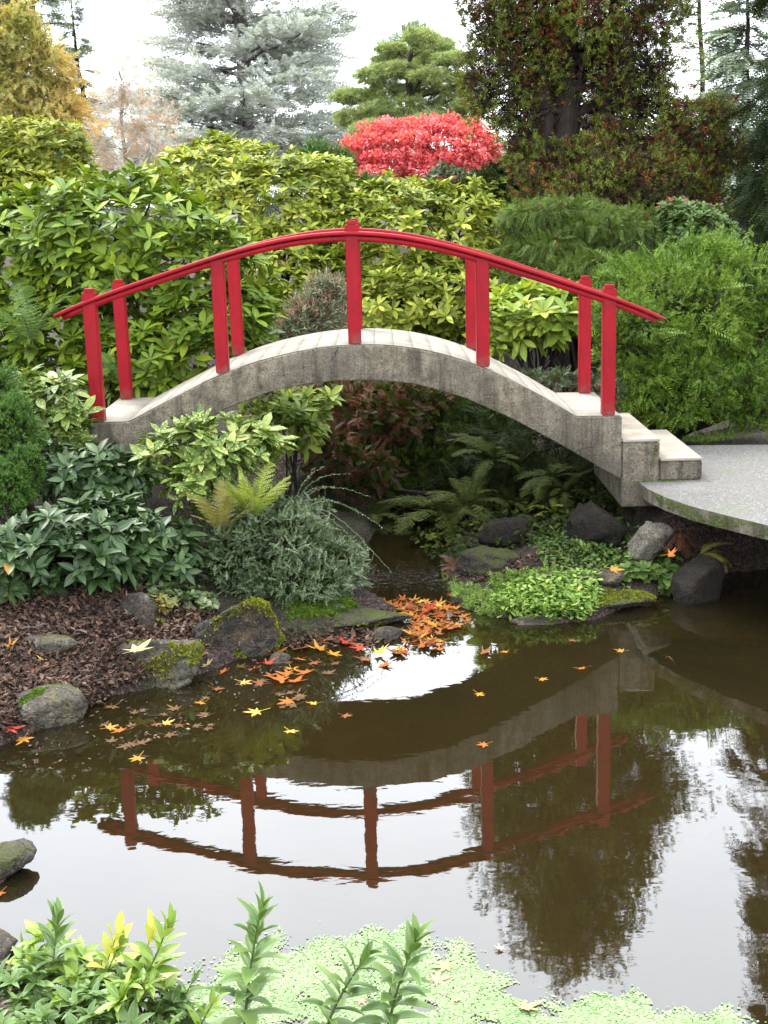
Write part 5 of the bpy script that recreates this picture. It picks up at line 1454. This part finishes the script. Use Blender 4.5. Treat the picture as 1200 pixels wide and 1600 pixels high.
singles = [
    (212, 1016, 'pale', 'big pale yellow maple leaf lying on the broad mossy grey rock', .26, .235, .10),
    (66, 1046, 'orange', 'orange maple leaf on the bark mulch below the flat pale stone', .19, None, .25),
    (70, 1035, 'yellow', 'small yellow leaf behind the orange one on the bark mulch', .10, None, .3),
    (14, 1014, 'amber', 'amber leaf on the bark mulch at the left edge', .14, None, .25),
    (125, 1082, 'yellow', 'tiny yellow leaf on the mulch above the low grey rock', .07, None, .3),
    (110, 1022, 'rust', 'curled brownish leaf on mulch between two stones', .15, None, .5),
    (250, 913, 'orange', 'bright orange leaf caught on the creeping shrub above the wedge rock', .14, .36, .6),
    (12, 905, 'orange', 'orange leaf caught in the leathery viburnum at the left edge', .17, .5, .7),
    (38, 1154, 'amber', 'amber maple leaf on the water at the foot of the low grey rock', .17, None, .2),
    (15, 1148, 'red', 'dark red leaf at the left edge of the water', .16, None, .3),
    (190, 1141, 'orange', 'orange leaf floating off the low grey rock', .14, None, .12),
    (170, 1137, 'amber', 'amber leaf overlapping the orange one off the low grey rock', .12, None, .2),
    (258, 1130, 'yellow', 'small yellowish leaf floating below the broad grey rock', .11, None, .12),
    (216, 1184, 'amber', 'lone amber leaf floating on the dark left water', .13, None, .1),
    (315, 1098, 'amber', 'amber leaf floating in front of the broad mossy rock', .11, None, .12),
    (338, 1076, 'rust', 'brown leaf floating right of the broad mossy rock', .12, None, .1),
    (348, 1050, 'orange', 'orange leaf pressed against the corner of the broad rock', .15, None, .4),
    (322, 1040, 'pale', 'upright pale leaf stuck between the two mossy rocks', .12, .05, 1.2),
    (380, 1066, 'yellow', 'yellow leaf floating below the long mossy rock', .12, None, .15),
    (417, 1036, 'red', 'bright red leaf standing at the water beside the long mossy rock', .16, .05, .7),
    (408, 1068, 'rust', 'brown leaf half sunk below the bright red one', .13, None, .2),
    (402, 1112, 'yellow', 'yellow leaf with a darker twin in open brown water', .16, None, .1),
    (452, 1095, 'orange', 'wide orange leaf left of the bright sky reflection', .17, None, .1),
    (492, 1099, 'yellow', 'yellow star shaped leaf at the lower edge of the bright reflection', .10, None, .1),
    (453, 1142, 'yellow', 'small yellow leaf alone in the middle of the brown water', .11, None, .08),
    (539, 1118, 'rust', 'small rusty leaf under the bright sky reflection', .10, None, .08),
    (748, 1084, 'amber', 'small amber leaf right of the bright sky reflection', .10, None, .08),
    (758, 1163, 'orange', 'small orange leaf above the reflected arch on the right', .10, None, .08),
    (846, 1061, 'amber', 'yellow brown leaf in brown water right of centre', .09, None, .08),
    (911, 1044, 'orange', 'orange leaf with a dark rim in front of the right bank', .12, None, .15),
    (972, 1017, 'amber', 'amber leaf nearest the flat mossy stone of the right bank', .10, None, .1),
    (755, 1019, 'rust', 'curled brown leaf just right of the drift', .16, None, .3),
    (790, 1018, 'amber', 'slim amber leaf right of the curled brown one', .09, None, .1),
    (893, 1000, 'rust', 'faint brown leaf in the shaded water off the ground cover', .10, None, .1),
    (957, 889, 'amber', 'yellow orange leaf on the small shrub below the pale boulder', .15, .30, .6),
    (1047, 866, 'orange', 'dull orange leaf caught right of the pale boulder', .13, .38, .7),
    (843, 893, 'rust', 'pinkish brown leaf on the ground cover of the right bank', .16, .17, .4),
    (716, 930, 'orange', 'orange and red leaf at the foot of the dry red plant', .20, .03, .3),
    (818, 1574, 'pale', 'pale cream maple leaf on the duckweed at the bottom edge', .155, .012, .2),
    (680, 1530, 'pink', 'pale pink leaf on the duckweed beside the tallest right shoot', .12, .012, .15),
    (698, 1509, 'pale', 'whitish leaf on the duckweed behind the pale pink one', .11, .012, .15),
    (268, 1524, 'pale', 'cream leaf floating behind the lime green shoots', .15, .010, .2),
    (782, 1482, 'pink', 'small pinkish leaf at the right rim of the duckweed', .06, .010, .2),
    (402, 1490, 'pink', 'pinkish leaf on the duckweed behind the left upright shoot', .10, .012, .2),
    (565, 1562, 'pink', 'small pink leaf on the duckweed between the two right shoots', .06, .012, .2),
    (715, 1562, 'pale', 'small buff leaf on the duckweed near its right lobe', .05, .012, .2),
    (10, 1530, 'orange', 'orange brown leaf on the near bank behind the shoots', .22, .12, .3),
    (0, 1395, 'orange', 'orange leaf at the dark inlet by the left edge', .09, None, .2),
]
for k, (px, py, c, la, s, z, t) in enumerate(singles): fallen(px, py, c, la, s, z, t, k)
rng = np.random.default_rng(33)
cols = ['orange'] * 6 + ['amber'] * 3 + ['red', 'red', 'yellow', 'rust', 'rust', 'rust', 'rust']
drift = np.array([(545, 950), (590, 938), (640, 936), (700, 938), (722, 962), (740, 972), (690, 985), (700, 1010), (660, 1022), (610, 1022), (640, 1000), (645, 975), (600, 960)], float)
n = 0
for q in rng.uniform([540, 930], [745, 1030], (1500, 2)):
    if n >= 120 or not in_poly(q[None], drift)[0]: continue
    c = cols[rng.integers(len(cols))]
    where = 'on the upstream edge of the thick drift at the brook mouth' if q[1] < 958 else ('in the middle of the thick drift beside the ledge stone' if q[1] < 985 else 'on the near edge of the thick drift above the bright reflection')
    fallen(q[0], q[1], c, c + ' maple leaf ' + where, rng.uniform(.085, .16), .006 + rng.uniform(0, .02), .25, 500 + n, c + ' leaves ' + where); n += 1
for k, q in enumerate([(408, 1000), (432, 1020), (450, 1052), (470, 1030), (440, 1060), (480, 1050), (455, 1045), (500, 1015), (520, 1022), (540, 1005), (565, 1012), (590, 1020), (470, 1012), (425, 1055), (490, 1035), (575, 1030), (600, 1040), (395, 1045), (510, 1000), (460, 1065)]):
    c = cols[k % len(cols)]
    where = ('beside the long mossy rock' if q[0] < 440 else 'just left of the bright reflection' if q[0] < 490 else 'under the front of the flat ledge stone') + ' in the looser patch'
    fallen(q[0], q[1], c, c + ' maple leaf ' + where, rng.uniform(.13, .21), .006 + rng.uniform(0, .015), .25, 700 + k, c + ' leaves ' + where)

rng = np.random.default_rng(44)
sod = np.array([(150, 1110), (330, 1055), (440, 1015), (560, 1010), (520, 1060), (460, 1110), (330, 1140), (180, 1180)], float)
n = 0
for q in rng.uniform([140, 1000], [570, 1190], (400, 2)):
    if n >= 34 or not in_poly(q[None], sod)[0]: continue
    where = 'off the broad mossy rock' if q[0] < 330 else 'in the brown water left of the bright reflection'
    fallen(q[0], q[1], 'sodden', 'small sodden brown maple leaf ' + where, rng.uniform(.07, .13), .0045, .02, 900 + n, 'sodden leaves ' + where); n += 1

# ------------------------------------------------------------------ young shoots in the foreground
def shoot(label, base, top, n, size, mat, seed, lean=.1, name='young_shoot', group=None, tpl='box', r0=.006, leaf0=.12):
    rng = np.random.default_rng(seed + 7000)
    base, top = np.asarray(base, float), np.asarray(top, float)
    root = empty(name, base, label, 'plant', group)
    u = np.linspace(0, 1, 14)[:, None]
    side = unit(np.cross(top - base, [0, 1., 0]))
    P = base + (top - base) * u + side * np.sin(np.pi * u) * lean * np.linalg.norm(top - base)
    obj('stem', tube(P, np.linspace(r0, r0 * .35, 14), 6), M['stem_green'], root, True)
    t = np.linspace(leaf0, 1, n) ** .9
    pos = np.stack([np.interp(t, u[:, 0], P[:, c]) for c in range(3)], -1)
    T = unit(np.gradient(P, axis=0)); tg = np.stack([np.interp(t, u[:, 0], T[:, c]) for c in range(3)], -1)
    az = np.arange(n) * 2.4 + rng.normal(0, .25, n)
    a = unit(np.cross(tg, [.2, .9, .1])); b = np.cross(tg, a)
    rad = a * np.cos(az)[:, None] + b * np.sin(az)[:, None]
    el = R(1) * (np.interp(t, [0, .7, 1], [78, 58, 14]) + rng.normal(0, 8, n))
    D = tg * np.cos(el)[:, None] + rad * np.sin(el)[:, None]
    N = tg * np.sin(el)[:, None] - rad * np.cos(el)[:, None]
    S = size * np.interp(t, [0, .6, 1], [1.0, 1.0, .62]) * rng.uniform(.8, 1.15, n)
    leaf_objects('leaf', TPL[tpl], tpl, pos + rad * r0 * .6, D, N, S, rng.uniform(.85, 1.15, n), M[mat], root)
    return root


YF = 3.55
shoot('tallest upright leafy shoot left of centre in the foreground', at(380, 1640, YF), at(408, 1420, YF + .02), 40, .125, 'sweetbox', 1, .02)
shoot('upright leafy shoot with a pale tip right of centre in the foreground', at(600, 1640, YF), at(652, 1462, YF), 34, .12, 'sweetbox', 2, .03)
shoot('slanting leafy shoot between the two upright foreground shoots', at(495, 1650, YF - .05), at(574, 1492, YF), 28, .11, 'sweetbox', 3, .05)
shoot('slanting shoot with lime tips over the left of the pond', at(150, 1640, YF), at(265, 1442, YF), 32, .105, 'limeleaf', 4, -.04, r0=.005)
shoot('upright leafy shoot at the far left of the foreground', at(75, 1660, YF + .05), at(92, 1432, YF + .15), 38, .115, 'sweetbox', 5, .02)
shoot('short lime green shoot left of the cream leaf', at(130, 1640, YF + .1), at(190, 1470, YF + .1), 20, .085, 'limeleaf', 6, .03, r0=.004)
shoot('short shoot with broad pale yellow leaves among the lime shoots', at(150, 1640, YF + .12), at(182, 1462, YF + .12), 11, .12, 'yellowleaf', 9, .05, r0=.004, tpl='aucuba', leaf0=.55)
shoot('small shoot with two pale yellow leaves beside the slanting lime shoot', at(215, 1640, YF + .1), at(236, 1452, YF + .1), 6, .10, 'yellowleaf', 10, .02, r0=.003, tpl='aucuba', leaf0=.75)
shoot('low shoot leaning right between the lime shoots and the tall one', at(250, 1660, YF), at(305, 1525, YF), 18, .075, 'sweetbox', 7, .03, r0=.004)
shoot('low lime shoot at the foot of the tallest left shoot', at(290, 1660, YF - .1), at(340, 1555, YF - .1), 14, .08, 'limeleaf', 8, .03, r0=.004)
leafy_shrub('low_shrub', 'dense low shrub with gloss tinted leaf edges in the bottom left corner', 'shrub', [lob(70, 1570, 3.6, 85, 55, .22), lob(180, 1590, 3.5, 90, 45, .2), lob(20, 1600, 3.5, 60, 60, .2), lob(255, 1615, 3.45, 50, 24, .15)],
            190, .068, 'box', 'sweetbox', None, (5, 8), 300, 40, .9, spread=(35, 85), inner=.3, stem_r=.006, wood='stem_green')
leafy_shrub('low_shrub', 'lime green leafy patch among the gloss tinted shrub at bottom left', 'shrub', [lob(110, 1540, 3.65, 55, 32, .15), lob(70, 1500, 3.75, 36, 24, .12), lob(225, 1560, 3.5, 40, 40, .12)],
            42, .085, 'box', 'limeleaf', None, (5, 7), 250, 41, .9, spread=(35, 85), inner=.2, stem_r=.006, wood='stem_green')
